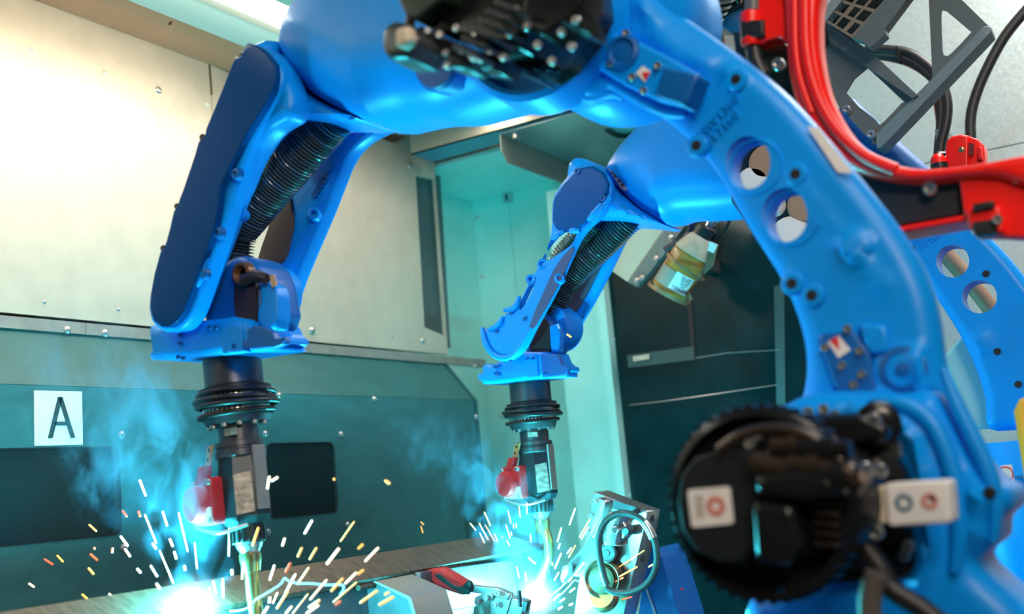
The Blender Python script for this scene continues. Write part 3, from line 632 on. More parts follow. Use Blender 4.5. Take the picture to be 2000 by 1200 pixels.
lathe('cable_gland', PY(YN-0.19).hit(1675, 985), (0, -1, 0), [(0.030, -0.05), (0.030, 0), (0.026, 0.012), (0.018, 0.016), (0.014, 0.008)], mat('dark_brown_gland', (0.05, 0.04, 0.032), 0, 0.4), fl)
bx = PY(YN-0.205)
cb = plate('connector_box', bx, rrect(bx, [(1728, 945), (1853, 938), (1860, 1022), (1736, 1029)], 0.005), 0.04, WHITE, fl, uv=True, R=0.003, h0=0.003, label='white connector box with a blue ring and a red dot')
plate('collar', bx, rrect(bx, [(1694, 952), (1730, 949), (1735, 1024), (1700, 1024)], 0.004), 0.035, CREAM, fl, uv=True, R=0.003, h0=-0.001)
ring('blue_ring', bx, (1767, 982), pxr(bx, 1767, 982, 18), pxr(bx, 1767, 982, 9), BLUEI, cb, h0=0.0038)
ring('red_ring', bx, (1817, 979), pxr(bx, 1817, 979, 16), pxr(bx, 1817, 979, 7), PINKI, cb, h0=0.0038)
plate('red_dot', bx, circ_px(bx, (1823, 972), pxr(bx, 1823, 972, 6)), 0.0006, mat('dark_red_ink', (0.12, 0.01, 0.02), 0, 0.4), cb, uv=True, h0=0.0044)
for px, py, y, r in ((1499, 960, .265, .007), (1512, 1023, .265, .008), (1505, 995, .25, .006), (1540, 990, .25, .006), (1525, 1045, .25, .006), (1551, 1072, .25, .006), (1575, 1068, .25, .006), (1466, 868, .26, .006), (1480, 850, .26, .006), (1510, 890, .25, .007), (1496, 915, .27, .008), (1530, 912, .26, .006), (1555, 910, .26, .006), (1598, 880, .23, .007), (1637, 885, .22, .007), (1660, 930, .23, .011), (1690, 918, .22, .008), (1720, 920, .2, .007), (1708, 822, .17, .008), (1750, 872, .13, .006), (1752, 885, .13, .006), (1775, 1067, .13, .007), (1768, 1085, .13, .006), (1608, 1128, .16, .010), (1712, 1040, .21, .008)):
    screw(PY(YN-y), px, py, r, fl, m=STEEL, h=r*0.9, style='cap')
tube('casting_rib', [PY(YN-0.095).hit(*q) for q in ((1700, 782), (1760, 788), (1815, 822), (1850, 890), (1868, 960), (1874, 1040), (1864, 1120))], [0.006, 0.010, 0.011, 0.011, 0.011, 0.010, 0.006], BLUE, NR, sm=5)
tube('casting_rib', [PY(YN-0.085).hit(*q) for q in ((1842, 720), (1868, 790), (1902, 860), (1932, 930), (1944, 990), (1938, 1060))], [0.005, 0.009, 0.010, 0.010, 0.009, 0.005], BLUE, NR, sm=5)
for px, py in ((1498, 1000), (1580, 805), (1610, 800), (1632, 812), (1690, 808)): screw(PY(YN-0.10), px, py, 0.006, NR, h=0.006, style='cap')
lathe('eye_bolt', PY(YN-0.14).hit(1715, 828), (0.3, -1, 0), [(0.024, -0.03), (0.024, 0.004), (0.018, 0.008), (0.008, 0.008)], BLACKM, fl)
lathe('base_hole', PY(YN-0.10).hit(1932, 963), (0, -1, 0), [(0.007, -0.01), (0.006, 0.0015), (0.004, 0.002), (0.003, 0)], INK, NR, seg=14)

# ================================================================== WRISTS, TORCHES (both robots)
def torch(name, label, x, y, ztop, gn, neck_pts, turn=0.0):
    """gas-metal-arc torch hanging from a wrist: clamp pack, sensor body with a red socket, ribbed collar, bent neck"""
    T = thing(name, label, 'welding torch', (x, y, ztop))
    B = lambda h: (x, y, ztop-h)
    dn = (0, 0, -1)
    lathe('mount_tube', B(0.0), dn, [(0.049, -0.01), (0.049, 0.045), (0.047, 0.047), (0.03, 0.047)], DARKST, T, seg=40)
    lathe('clamp_band', B(0.046), dn, [(0.050, 0), (0.060, 0.003), (0.060, 0.010), (0.055, 0.012), (0.055, 0.022), (0.062, 0.024), (0.062, 0.031), (0.050, 0.033)], BLACKR, T, seg=40)
    for h, n_s in ((0.0585, 26), (0.083, 26)):
        s = lathe('hose_clip', B(h), dn, [(0.0560, 0), (0.0565, 0.0), (0.0565, 0.009), (0.0560, 0.009)], STEEL, T, seg=40)
        for k in range(9):
            a = -1.9+k*0.15; c, sn = math.cos(a), math.sin(a)
            p = np.array(B(h+0.0025))+np.array([c*0.0562, sn*0.0562, -0.004])
            obox('slot', p-np.array([-sn, c, 0])*0.0017, np.array([c, sn, 0])*0.0009, np.array([-sn, c, 0])*0.0034, (0, 0, 0.005), INK, s)
    for k, (h, r, dx) in enumerate(((0.060, .063, .002), (0.070, .066, -.002), (0.077, .066, .003), (0.092, .061, -.001))):
        P = [np.array(B(h+0.003*math.sin(a+k)))+np.array([dx+math.cos(a)*r, math.sin(a)*r, 0]) for a in np.linspace(0, 2*math.pi, 33)]
        tube('wound_cable', P, 0.0048 if k else 0.004, BLACKR, T, seg=8)
    lathe('adapter_flange', B(0.095), dn, [(0.055, 0), (0.056, 0.004), (0.052, 0.014), (0.040, 0.017), (0.036, 0.018)], DARKST, T, seg=40)
    lathe('adapter', B(0.112), dn, [(0.034, 0), (0.034, 0.026), (0.041, 0.028), (0.041, 0.036), (0.039, 0.037), (0.039, 0.040), (0.042, 0.042), (0.042, 0.052), (0.038, 0.055), (0.02, 0.056)], DARKST, T, seg=36)
    pl0 = Pl((x, y-0.0345, 0), (1, 0, 0), (0, 0, 1))
    plate('type_plate', pl0, [(0.004, ztop-0.118), (0.030, ztop-0.120), (0.030, ztop-0.131), (0.004, ztop-0.130)], 0.003, PLATE, T, uv=True, h0=0.003)
    for k in range(6):
        a = -2.4+k*0.55; lathe('bolt', np.array(B(0.105))+np.array([math.cos(a)*0.046, math.sin(a)*0.046, 0]), dn, [(0.005, 0), (0.005, 0.010), (0.003, 0.010)], STEEL, T, seg=10)
    # body: octagonal housing
    zb_, zt_ = ztop-0.275, ztop-0.160
    bw = 0.040
    V = []; F = []
    for z, s in ((zt_, 0.92), (zt_-0.02, 0.95), (zt_-0.03, 1.0), (zb_+0.012, 1.0), (zb_, 0.86)):
        for k in range(8):
            a = math.pi/8+k*math.pi/4; V.append((x+bw*1.08*s*math.cos(a), y+bw*1.08*s*math.sin(a), z))
    for i in range(4):
        for k in range(8): F.append((i*8+k, (i+1)*8+k, (i+1)*8+(k+1) % 8, i*8+(k+1) % 8))
    F += [tuple(range(8)), tuple(32+k for k in range(8))[::-1]]
    mesh('torch_body', V, F, mat_tb, T, 20)
    fr = Pl((x, y-bw*1.0, 0), (1, 0, 0), (0, 0, 1))
    ang = -0.42; cu = np.array([math.cos(ang), math.sin(ang), 0])
    # nameplate faces the room between front and right
    a2 = -math.pi/4; n2 = np.array([math.cos(a2), math.sin(a2), 0]); u2 = np.array([-n2[1], n2[0], 0])
    pn2 = Pl(np.array([x, y, 0])+n2*(bw*1.0), u2, (0, 0, 1))
    plate('nameplate', pn2, [(-0.016, zb_+0.015), (0.014, zb_+0.018), (0.012, zt_-0.032), (-0.016, zt_-0.035)], 0.002, PLATE, T, uv=True, h0=0.0018)
    obox('side_strip', np.array([x+bw*0.98, y-0.016, zb_+0.02]), (0.004, 0, 0), (0, 0.028, 0), (0, 0, 0.105), RAIL, T, bev=0.001)
    # red socket on the left front face
    a3 = -math.pi/2-0.30; n3 = np.array([math.cos(a3), math.sin(a3), 0]); u3 = np.array([-n3[1], n3[0], 0])
    o3 = np.array([x-0.026, y, 0])+n3*(bw*0.98)
    p3 = Pl(o3, u3, (0, 0, 1)); zc = (zb_+zt_)/2-0.012
    RS = plate('socket_housing', p3, rrect(p3, [(-0.036, zc-0.040), (0.030, zc-0.040), (0.030, zc+0.036), (-0.036, zc+0.036)], 0.008, uv=True), 0.020, REDT, T, uv=True, R=0.002, h0=0.014)
    lathe('socket_cap', p3.p3(-0.010, zc-0.004, 0.013), n3, [(0.031, 0), (0.030, 0.016), (0.027, 0.021), (0.022, 0.0225), (0.004, 0.0228)], REDT, RS, seg=32)
    plate('white_skirt', p3, [(-0.036, zc-0.038), (0.030, zc-0.040), (0.028, zc-0.012), (0.016, zc-0.014), (0.006, zc-0.026), (-0.02, zc-0.034)], 0.004, WHITE, RS, uv=True, h0=0.019)
    for cxx, czz in ((-0.029, -0.033), (0.024, -0.033), (-0.029, 0.029), (0.024, 0.029)):
        lathe('screw', p3.p3(cxx, zc+czz, 0.013), n3, [(0.0055, 0), (0.0055, 0.006), (0.004, 0.007), (0.0025, 0.007), (0.002, 0.004)], STEEL, RS, seg=12)
    obox('socket_spout', p3.p3(-0.016, zc+0.030, 0.002), u3*0.020, np.array([0, 0, 1])*0.026+u3*0.014, n3*0.016, REDT, RS, bev=0.002)
    og = plate('copper_strap', p3, [(0.000, zc+0.056), (0.016, zc+0.058), (0.030, zc+0.088), (0.012, zc+0.086)], 0.003, ORANGE, T, uv=True, h0=0.006)
    for uu, vv in ((0.010, 0.066), (0.018, 0.080)): plate('strap_hole', p3, [(uu+0.0028*math.cos(t), zc+vv+0.0034*math.sin(t)) for t in np.linspace(0, 6.283, 13)[:-1]], 0.001, INK, og, uv=True, h0=0.0068)
    tube('edge_wire', [p3.p3(-0.030, zc-0.041, 0.016), p3.p3(0.0, zc-0.050, 0.012), p3.p3(0.03, zc-0.055, 0.004), np.array([x+0.03, y-0.03, zb_-0.002])], 0.0028, STEEL, T, sm=5, seg=8)
    # ribbed collar and neck
    lathe('collar', B(0.275), dn, [(0.030, -0.004), (0.031, 0.002), (0.028, 0.004), (0.028, 0.028), (0.026, 0.031), (0.019, 0.033)], DARKST, T, seg=36)
    for k in range(18):
        a = 2*math.pi*k/18; c, sn = math.cos(a), math.sin(a)
        obox('rib', np.array(B(0.304))+np.array([c*0.0272+sn*0.002, sn*0.0272-c*0.002, 0]), np.array([c, sn, 0])*0.0032, np.array([-sn, c, 0])*0.004, (0, 0, 0.024), BLACKR, T)
    lathe('cone', B(0.306), dn, [(0.022, 0), (0.021, 0.006), (0.016, 0.014), (0.0155, 0.020)], STEEL, T, seg=28)
    lathe('brass_nut', B(0.322), dn, [(0.0175, 0), (0.0180, 0.012), (0.0165, 0.018), (0.0145, 0.030), (0.012, 0.031)], BRASS, T, seg=24)
    tube('swan_neck', neck_pts, 0.0118, BRASS, T, seg=18, sm=8)
    q0, q1 = np.array(neck_pts[-2]), np.array(neck_pts[-1]); d_ = (q1-q0)/np.linalg.norm(q1-q0)
    lathe('gas_nozzle', q1-d_*0.004, d_, [(0.0125, 0), (0.0140, 0.003), (0.0140, 0.026), (0.0120, 0.040), (0.0095, 0.040), (0.009, 0.03)], COPPER, T, seg=24)
    T.rotation_euler = (0, turn, 0)
    return T
mat_tb = mat('dark_teal_torch_body', (0.016, 0.034, 0.042), 0.2, 0.35)
# ---- near wrist
yf_, yr_ = YN-0.125, YN+0.105
pt = PY(yf_+0.035)
yoke = plate('wrist_fork', PY(YN), [(548, 112), (590, 98), (604, 140), (640, 197), (690, 226), (730, 243), (700, 248), (640, 245), (600, 243), (560, 246), (535, 260), (512, 285), (508, 240), (525, 180)], 0.21, BLUE, NR, R=0.06, both=True, smooth=3, g=0.009)
ft = [(502, 96), (520, 95), (555, 112), (575, 150), (590, 195), (585, 232), (548, 256), (520, 290), (498, 330), (484, 365), (470, 395), (458, 432), (440, 480), (420, 535), (404, 578), (388, 615), (366, 642), (340, 650), (322, 640), (312, 620), (312, 580), (342, 480), (384, 350), (442, 210), (482, 120)]
plate('fork_arm', pt, ft, 0.055, BLUE, NR, R=0.016, both=True, smooth=3, g=0.007)
prim = PY(yf_+0.004)
rim = [(488, 86), (508, 90), (538, 112), (552, 140), (549, 178), (520, 232), (492, 282), (474, 330), (460, 372), (446, 418), (430, 470), (408, 534), (392, 580), (374, 622), (350, 644), (324, 640), (308, 622), (306, 580), (340, 470), (404, 290), (448, 175), (482, 104)]
plate('cover_rim', prim, rim, 0.03, BLUE, NR, R=0.010, smooth=3, g=0.007, h0=0.004)
pcv = PY(yf_-0.008)
cov = [(489, 85), (481, 92), (478, 106), (472, 113), (464, 112), (456, 132), (441, 170), (420, 222), (407, 252), (405, 264), (400, 272), (393, 274), (384, 306), (362, 372), (355, 390), (352, 402), (345, 408), (336, 448), (329, 474), (325, 484), (319, 488), (306, 536), (298, 580), (298, 605), (305, 627), (320, 640), (336, 640), (352, 628), (364, 610), (378, 575), (392, 536), (408, 492), (424, 448), (432, 404), (436, 366), (462, 312), (490, 258), (520, 212), (538, 180), (543, 150), (541, 126), (524, 104), (505, 90)]
cvr = plate('fork_cover', pcv, cov, 0.012, COVER, NR, R=0.003, h0=0.006, label='dark blue glossy fork cover')
for px, py in ((531, 168), (463, 340), (428, 455), (399, 535)):
    lathe('cover_screw', PY(yf_-0.004).hit(px, py), (0, -1, 0), [(0.010, -0.006), (0.009, 0.004), (0.006, 0.006), (0.004, 0.006), (0.003, 0.002)], DKBLUE, NR, seg=14)
for px, py in ((475, 111), (398, 269), (349, 404), (322, 486)): lathe('edge_screw', PY(yf_-0.002).hit(px, py), (0, -1, 0), [(0.006, -0.02), (0.0056, 0.004), (0.004, 0.006), (0.002, 0.006)], INK, NR, seg=14)
tube('cover_ridge', [PY(yf_-0.004).hit(*q) for q in ((408, 482), (404, 500), (394, 540), (378, 562), (362, 566))], [0.003, 0.005, 0.006, 0.006, 0.002], BLUE, NR, sm=5)
for px, py in ((470, 417), (613, 418)):
    p0 = PY(yf_+0.05 if px < 500 else yr_-0.03).hit(px, py); lathe('eyelet', p0, (0.35, -0.9, 0.1), [(0.011, -0.012), (0.011, 0.003), (0.009, 0.005), (0.005, 0.004), (0.0045, -0.006)], BLUE, NR, seg=18)
rt = [(610, 252), (660, 258), (720, 260), (768, 254), (735, 268), (705, 290), (684, 318), (668, 356), (645, 415), (618, 478), (590, 545), (572, 596), (556, 628), (543, 638), (528, 620), (512, 560), (518, 505), (535, 460), (560, 400), (590, 320)]
plate('fork_arm', PY(yr_), rt, 0.05, BLUE, NR, R=0.016, both=True, smooth=3, g=0.008)
plate('fork_liner', PY(yr_-0.03), [(556, 345), (572, 420), (566, 470), (552, 512), (512, 520), (500, 512), (524, 440), (544, 370)], 0.012, mat('brown_grey_liner', (0.09, 0.075, 0.07), 0.1, 0.5), NR, R=0.003, smooth=2)
for k in range(5): lathe('socket_screw', PY(yr_-0.027).hit(638-k*5.5, 345+k*9), (0, -1, 0), [(0.006, -0.01), (0.006, 0.004), (0.003, 0.004)], DKBLUE, NR, seg=10)
def pts(y, L): return [PY(y).hit(*q) for q in L]
conduit('corrugated_conduit', pts(YN+0.01, [(648, 232), (620, 262), (575, 315), (530, 365), (488, 415), (462, 450), (452, 500), (450, 560), (452, 640)]), 0.039, 0.0062, HOSE, NR)
# wrist drum and block
dc = PY(YN).hit(497, 575)
lathe('wrist_drum', PY(YN).hit(508, 574)+np.array([0, -0.01, 0]), (0, 1, 0), [(0.044, 0), (0.049, 0.004), (0.051, 0.04), (0.049, 0.060), (0.02, 0.064)], BLUE, NR, seg=36)
plate('wrist_body', PY(YN-0.01), [(440, 560), (470, 520), (505, 505), (535, 525), (552, 580), (548, 645), (440, 655)], 0.10, DKBLUE, NR, R=0.02, both=True, smooth=2)
plate('wrist_opening', PY(YN-0.062), [(458, 540), (480, 520), (496, 530), (500, 580), (498, 632), (462, 636)], 0.006, mat('dark_brown_hollow', (0.03, 0.018, 0.012), 0, 0.5), NR, smooth=2)
lathe('inner_hub', PY(YN-0.066).hit(473, 535), (0, -1, 0), [(0.020, -0.01), (0.019, 0.004), (0.014, 0.006), (0.011, 0.0), (0.009, -0.004)], mat('brown_hub', (0.16, 0.075, 0.035), 0.2, 0.4), NR)
tube('wrist_link', pts(YN-0.068, [(478, 548), (500, 540), (522, 545)]), [0.012, 0.010, 0.008], mat('dark_link', (0.03, 0.022, 0.02), 0.1, 0.4), NR, sm=4)
plate('maker_tag', PY(YN-0.066), [(526, 539), (535, 536), (540, 558), (531, 562)], 0.002, mat('beige_tag', (0.55, 0.42, 0.25), 0, 0.5), NR)
plate('wrist_rib', PY(YN-0.06), [(507, 552), (536, 560), (541, 600), (538, 642), (510, 640), (500, 618), (508, 590)], 0.03, BLUE, NR, R=0.006, smooth=2)
wb_ = [(345, 640), (360, 648), (400, 630), (440, 632), (505, 624), (537, 630), (546, 650), (556, 660), (558, 670), (548, 676), (556, 684), (470, 698), (400, 705), (345, 706), (344, 692), (350, 688), (346, 668)]
plate('wrist_block', PY(YN-0.015), wb_, 0.13, BLUE, NR, R=0.012, both=True, g=0.007)
plate('block_cover', PY(YN-0.078), [(452, 668), (486, 665), (484, 645), (498, 636), (520, 638), (535, 648), (540, 662), (558, 658), (560, 672), (540, 680), (490, 684), (452, 682)], 0.012, DKBLUE, NR, R=0.003, h0=0.004)
plate('block_panel', PY(YN-0.078), [(436, 636), (476, 634), (478, 690), (438, 694)], 0.01, BLUE, NR, R=0.003, h0=0.006)
plate('block_ledge', PY(YN-0.082), [(450, 684), (484, 683), (486, 688), (452, 691)], 0.012, BLUE, NR, R=0.002, h0=0.006)
for px, py in ((411, 640), (424, 640), (353, 655), (354, 672), (459, 676), (556, 664), (350, 698), (360, 700)):
    screw(PY(YN-0.082), px, py, 0.004, NR, m=DKBLUE, h=0.004, style='cap')
ztN = float(PY(YN).hit(455, 703)[2]); xtN = float(PY(YN).hit(455, 730)[0])
zt_tip = PY(YN).hit(492, 1180)
TN = torch('welding_torch', 'sooty welding torch with a dark red socket hanging under the front blue arm', xtN, YN, ztN, None,
      [(xtN, YN, ztN-0.345), (xtN, YN, ztN-0.39), (xtN+0.002, YN, ztN-0.43), (xtN-0.004, YN, ztN-0.46)], turn=-0.055)

# ================================================================== FAR ROBOT
FR = thing('welding_robot', 'smaller blue welding robot behind, its holed arm showing beyond the front one', 'robot', (-0.3, YF, 0))
q = PY(YF)
fla = [(1590, 340), (1596, 270), (1660, 262), (1755, 330), (1830, 380), (1892, 424), (1940, 470), (1992, 528), (2060, 620), (2100, 720), (2110, 845), (2000, 840), (1934, 838), (1926, 780), (1908, 722), (1882, 665), (1846, 606), (1800, 540), (1758, 474), (1700, 430), (1630, 400)]
plate('lower_arm', PY(YF-0.02), fla, 0.06, BLUE, FR, R=0.022, both=True, smooth=3, g=0.012,
      hfun=lowerarm_relief(PY(YF-0.02), [('boss', (1920, 668), 0.02, 0.005), ('ridge', [(1890, 430), (1960, 500), (2010, 570)], 0.012, 0.004)]),
      holes=[hole_px(PY(YF-0.02), (1866, 514), 32, 32), hole_px(PY(YF-0.02), (1918, 583), 34, 32)])
for px, py in ((1781, 487), (1926, 535), (1921, 668), (1948, 687), (1989, 751)):
    lathe('threaded_hole', PY(YF-0.05).hit(px, py), (0, -1, 0), [(0.0066, -0.004), (0.0064, 0.003), (0.001, 0.003)], INK, FR, seg=14)
text('cast_number', 'HW1', PY(YF-0.05), 1803, 462, 0.42, 0.020, BLUE, FR, ext=0.002)
text('cast_number', 'F7160', PY(YF-0.05), 1818, 470, 0.42, 0.020, BLUE, FR, ext=0.002)
plate('side_web', PY(YF+0.02), [(1880, 652), (1905, 700), (1932, 770), (1938, 838), (1890, 840), (1840, 700)], 0.06, mat('arc_lit_web', (0.30, 0.56, 0.58), 0.1, 0.4), FR, R=0.008)  # blue arm's inner bevel, bright arc light painted in as pale cyan
ffa = [(1200, 335), (1226, 292), (1264, 248), (1330, 150), (1480, 120), (1585, 190), (1605, 270), (1595, 360), (1540, 412), (1430, 428), (1352, 431), (1322, 440), (1296, 438), (1262, 416), (1228, 384), (1205, 358)]
plate('forearm', PY(YF+0.01), ffa, 0.23, BLUE, FR, R=0.095, both=True, smooth=3, g=0.013)
plate('forearm_flange', PY(YF-0.075), [(1187, 330), (1196, 326), (1226, 366), (1221, 374), (1213, 370)], 0.02, mat('grey_violet_flange', (0.20, 0.20, 0.30), 0.2, 0.4), FR, R=0.002)
for px, py in ((1197, 337), (1202, 343), (1210, 353), (1216, 361)): lathe('flange_hole', PY(YF-0.0762).hit(px, py), (0, -1, 0), [(0.0032, 0), (0.003, 0.0012), (0.001, 0.0012)], INK, FR, seg=10)
yoke2 = plate('wrist_fork', PY(YF), [(1150, 326), (1190, 330), (1208, 356), (1232, 386), (1264, 414), (1304, 442), (1250, 438), (1200, 436), (1170, 438), (1146, 452), (1130, 440), (1140, 380)], 0.22, BLUE, FR, R=0.03, both=True, smooth=3, g=0.009)
yf2 = YF-0.10
ft2 = [(1132, 326), (1162, 322), (1184, 336), (1198, 362), (1196, 392), (1178, 424), (1158, 442), (1140, 462), (1124, 492), (1108, 528), (1090, 566), (1068, 606), (1046, 646), (1030, 678), (1012, 698), (990, 706), (965, 700), (948, 680), (941, 655), (943, 640), (958, 645), (970, 640), (985, 625), (990, 612), (1002, 610), (1014, 602), (1022, 580), (1040, 545), (1062, 505), (1076, 470), (1080, 440), (1082, 395), (1098, 362)]
hw = [(1108, 452), (1130, 455), (1122, 478), (1098, 496), (1076, 510), (1062, 516), (1066, 496), (1078, 474), (1092, 458)]
hw2 = [(1032, 570), (1040, 556), (1052, 540), (1046, 566), (1034, 590), (1022, 606), (1020, 598)]
pt2 = PY(yf2)
plate('fork_arm', PY(yf2-0.012), ft2, 0.022, BLUE, FR, R=0.008, both=True, smooth=2, g=0.007, holes=[[PY(yf2-0.012).uv(*z) for z in catmull(hw, 3)], [PY(yf2-0.012).uv(*z) for z in catmull(hw2, 3)]])
plate('recess_panel', PY(yf2-0.0235), [(1080, 530), (1100, 500), (1118, 482), (1122, 488), (1104, 528), (1084, 570), (1060, 612), (1044, 640), (1030, 648), (1046, 606)], 0.004, mat('violet_grey_panel', (0.06, 0.09, 0.22), 0, 0.5), FR, h0=0.001)
cov2 = [(1134, 328), (1160, 325), (1180, 338), (1190, 360), (1188, 376), (1168, 408), (1146, 436), (1124, 452), (1100, 452), (1086, 446), (1080, 434), (1081, 400), (1084, 386), (1104, 356)]
plate('fork_cover', PY(yf2-0.026), cov2, 0.012, mat('mid_blue_cover', (0.001, 0.085, 0.32), 0, 0.28, spec=0.15), FR, R=0.005, h0=0.005, label='dark blue fork cover')
tube('cover_ridge', pts(yf2-0.03, [(1176, 398), (1160, 418), (1148, 430)]), [0.005, 0.008, 0.004], BLUE, FR, sm=4)
tube('cover_ridge', pts(yf2-0.026, [(1192, 384), (1174, 412), (1156, 434)]), [0.005, 0.009, 0.004], BLUE, FR, sm=4)
tube('cover_ridge', pts(yf2-0.026, [(1080, 468), (1090, 458), (1102, 452)]), [0.004, 0.007, 0.004], BLUE, FR, sm=4)
tube('cover_ridge', pts(yf2-0.026, [(1114, 451), (1124, 450), (1133, 451)]), [0.006, 0.008, 0.005], BLUE, FR, sm=4)
for px, py in ((1179, 388), (1129, 335)): lathe('cover_screw', PY(yf2-0.03).hit(px, py), (0, -1, 0), [(0.008, -0.004), (0.007, 0.006), (0.004, 0.006), (0.003, 0.002)], DKBLUE, FR, seg=12)
# three cast ledges round the cable path
for P_ in ([(984, 606), (1000, 604), (1010, 594), (1014, 578)], [(954, 644), (966, 640), (976, 632), (982, 618)], [(942, 640), (946, 662), (956, 684), (974, 698), (996, 698), (1014, 682), (1026, 660), (1038, 640)]):
    tube('cast_ledge', pts(yf2-0.026, P_), [0.004]+[0.0075]*(len(P_)-2)+[0.004], BLUE, FR, sm=5)
for px, py in ((1059, 516), (1037, 546), (1093, 544)): lathe('eyelet', PY(yf2-0.022).hit(px, py), (0.35, -0.9, 0.1), [(0.012, -0.012), (0.012, 0.003), (0.010, 0.005), (0.006, 0.004), (0.005, -0.006)], BLUE, FR, seg=18)
for px, py in ((1026, 622), (1024, 624), (998, 612), (970, 648), (997, 704)): screw(PY(yf2-0.026), px, py, 0.004, FR, m=DKBLUE, h=0.003, style='cap')
rt2 = [(1170, 440), (1240, 440), (1262, 442), (1236, 452), (1218, 476), (1204, 506), (1180, 552), (1156, 596), (1130, 640), (1118, 664), (1106, 684), (1096, 688), (1080, 660), (1076, 600), (1100, 540), (1136, 480)]
plate('fork_arm', PY(YF+0.085), rt2, 0.045, BLUE, FR, R=0.014, both=True, smooth=3, g=0.009)
plate('fork_liner', PY(YF+0.055), [(1140, 470), (1180, 480), (1168, 530), (1130, 600), (1096, 640), (1076, 620), (1088, 570), (1112, 520)], 0.012, mat('violet_grey_liner', (0.10, 0.10, 0.16), 0.1, 0.5), FR, R=0.003, smooth=2)
conduit('corrugated_conduit', pts(YF, [(1225, 428), (1206, 448), (1170, 482), (1136, 514), (1112, 540), (1090, 572), (1066, 620), (1058, 660), (1056, 700)]), 0.037, 0.0072, HOSE, FR)
conduit('corrugated_conduit', pts(YF-0.05, [(1156, 436), (1136, 458), (1112, 482), (1092, 508), (1076, 548), (1056, 600)]), 0.025, 0.0072, HOSE, FR)
lathe('wrist_drum', PY(YF).hit(1072, 640)+np.array([0, -0.02, 0]), (0, 1, 0), [(0.052, 0), (0.058, 0.004), (0.060, 0.05), (0.056, 0.09), (0.02, 0.095)], BLUE, FR, seg=36)
plate('wrist_body', PY(YF-0.005), [(1050, 625), (1068, 612), (1084, 618), (1096, 640), (1096, 690), (1040, 700)], 0.08, DKBLUE, FR, R=0.015, both=True, smooth=2)
plate('wrist_opening', PY(YF-0.05), [(1040, 650), (1056, 622), (1068, 630), (1074, 650), (1072, 690), (1036, 698)], 0.006, MATS['dark_brown_hollow'], FR, smooth=2)
plate('wrist_rib', PY(YF-0.052), [(1072, 638), (1086, 632), (1094, 650), (1092, 688), (1076, 690)], 0.02, BLUE, FR, R=0.004)
plate('maker_tag', PY(YF-0.056), [(1087, 634), (1090, 633), (1094, 642), (1091, 643)], 0.002, WHITE, FR)
wb2 = [(966, 716), (974, 712), (984, 716), (1000, 708), (1030, 690), (1046, 690), (1090, 690), (1096, 706), (1104, 714), (1111, 716), (1112, 724), (1107, 728), (1108, 736), (1076, 741), (1010, 750), (966, 752), (964, 746), (956, 742), (957, 732), (966, 732)]
plate('wrist_block', PY(YF-0.015), wb2, 0.12, BLUE, FR, R=0.010, both=True, g=0.007)
plate('block_panel', PY(YF-0.076), rrect(PY(YF-0.076), [(1027, 695), (1050, 693), (1054, 738), (1031, 740)], 0.006), 0.012, BLUE, FR, uv=True, R=0.003, h0=0.004)
plate('block_cover', PY(YF-0.076), [(1056, 692), (1090, 692), (1098, 712), (1112, 718), (1108, 734), (1060, 738)], 0.012, DKBLUE, FR, R=0.003, h0=0.003)
for px, py in ((1031, 701), (1042, 701), (974, 716), (968, 717), (970, 730), (975, 732), (1110, 718), (1065, 730)): screw(PY(YF-0.08), px, py, 0.0045, FR, m=DKBLUE, h=0.004, style='cap')
ztF = float(PY(YF).hit(1036, 748)[2]); xtF = float(PY(YF).hit(1036, 770)[0])
nk = [PY(YF).hit(*z) for z in ((1064, 1026), (1069, 1045), (1072, 1070), (1069, 1095), (1062, 1118))]
nk = [(xtF, YF, ztF-0.33), PY(YF).hit(1070, 1056), PY(YF).hit(1071, 1088), PY(YF).hit(1061, 1120)]
TF = torch('welding_torch', 'clean lit welding torch with a bright red socket and bent brass neck, further back', xtF, YF, ztF, None, nk)
EM = plate('elbow_motor', PY(YF-0.17), [(1425, 255), (1500, 235), (1600, 300), (1650, 470), (1580, 500), (1500, 490), (1440, 400)], 0.08, BLACKM, FR, R=0.01, both=True)
for c, r, m in (((1497, 318), 34, TAN), ((1472, 362), 36, WHITE), ((1574, 402), 36, TAN), ((1545, 465), 42, WHITE), ((1512, 402), 22, WHITE)):
    pe = PY(YF-0.215); lathe('motor_cap', pe.hit(*c), (0, -1, 0), [(pxr(pe, c[0], c[1], r), -0.02), (pxr(pe, c[0], c[1], r), 0.004), (pxr(pe, c[0], c[1], r*0.85), 0.01)], m, EM, seg=28)
# things behind the far arm
lathe('pedestal', (float(PY(YF).hit(2050, 900)[0]), YF, 0), (0, 0, 1), [(0.20, 0), (0.20, 0.03), (0.15, 0.05), (0.14, 0.95), (0.15, 1.0), (0.12, 1.15)], BLUE, FR, seg=40)
plate('base_foot', PY(YF-0.1), [(1938, 1062), (1952, 1046), (2010, 1100), (2010, 1130), (1990, 1112)], 0.1, BLUE, FR, R=0.004)
tube('dress_pack', pts(YF+0.14, [(1826, 470), (1850, 500), (1885, 540), (1925, 590), (1960, 640)]), 0.017, TAN, FR, sm=5)
tube('elbow_cable', pts(YF-0.02, [(1650, 215), (1690, 255), (1750, 308), (1800, 350)]), [0.03, 0.03, 0.028, 0.025], DKBLUE, FR, sm=5, seg=20)
fm = plate('elbow_motor', PY(YF-0.12), [(1362, -20), (1480, -20), (1470, 30), (1420, 56), (1385, 54), (1366, 40)], 0.12, BLACKM, FR, R=0.01, both=True)
for k in range(6): lathe('motor_ring', PY(YF-0.2).hit(1366+k*7.5, 50-k*13), (0.35, -0.5, 0.7), [(0.040, 0), (0.043, 0.001), (0.043, 0.006), (0.040, 0.007)], HOSE, fm, seg=24)

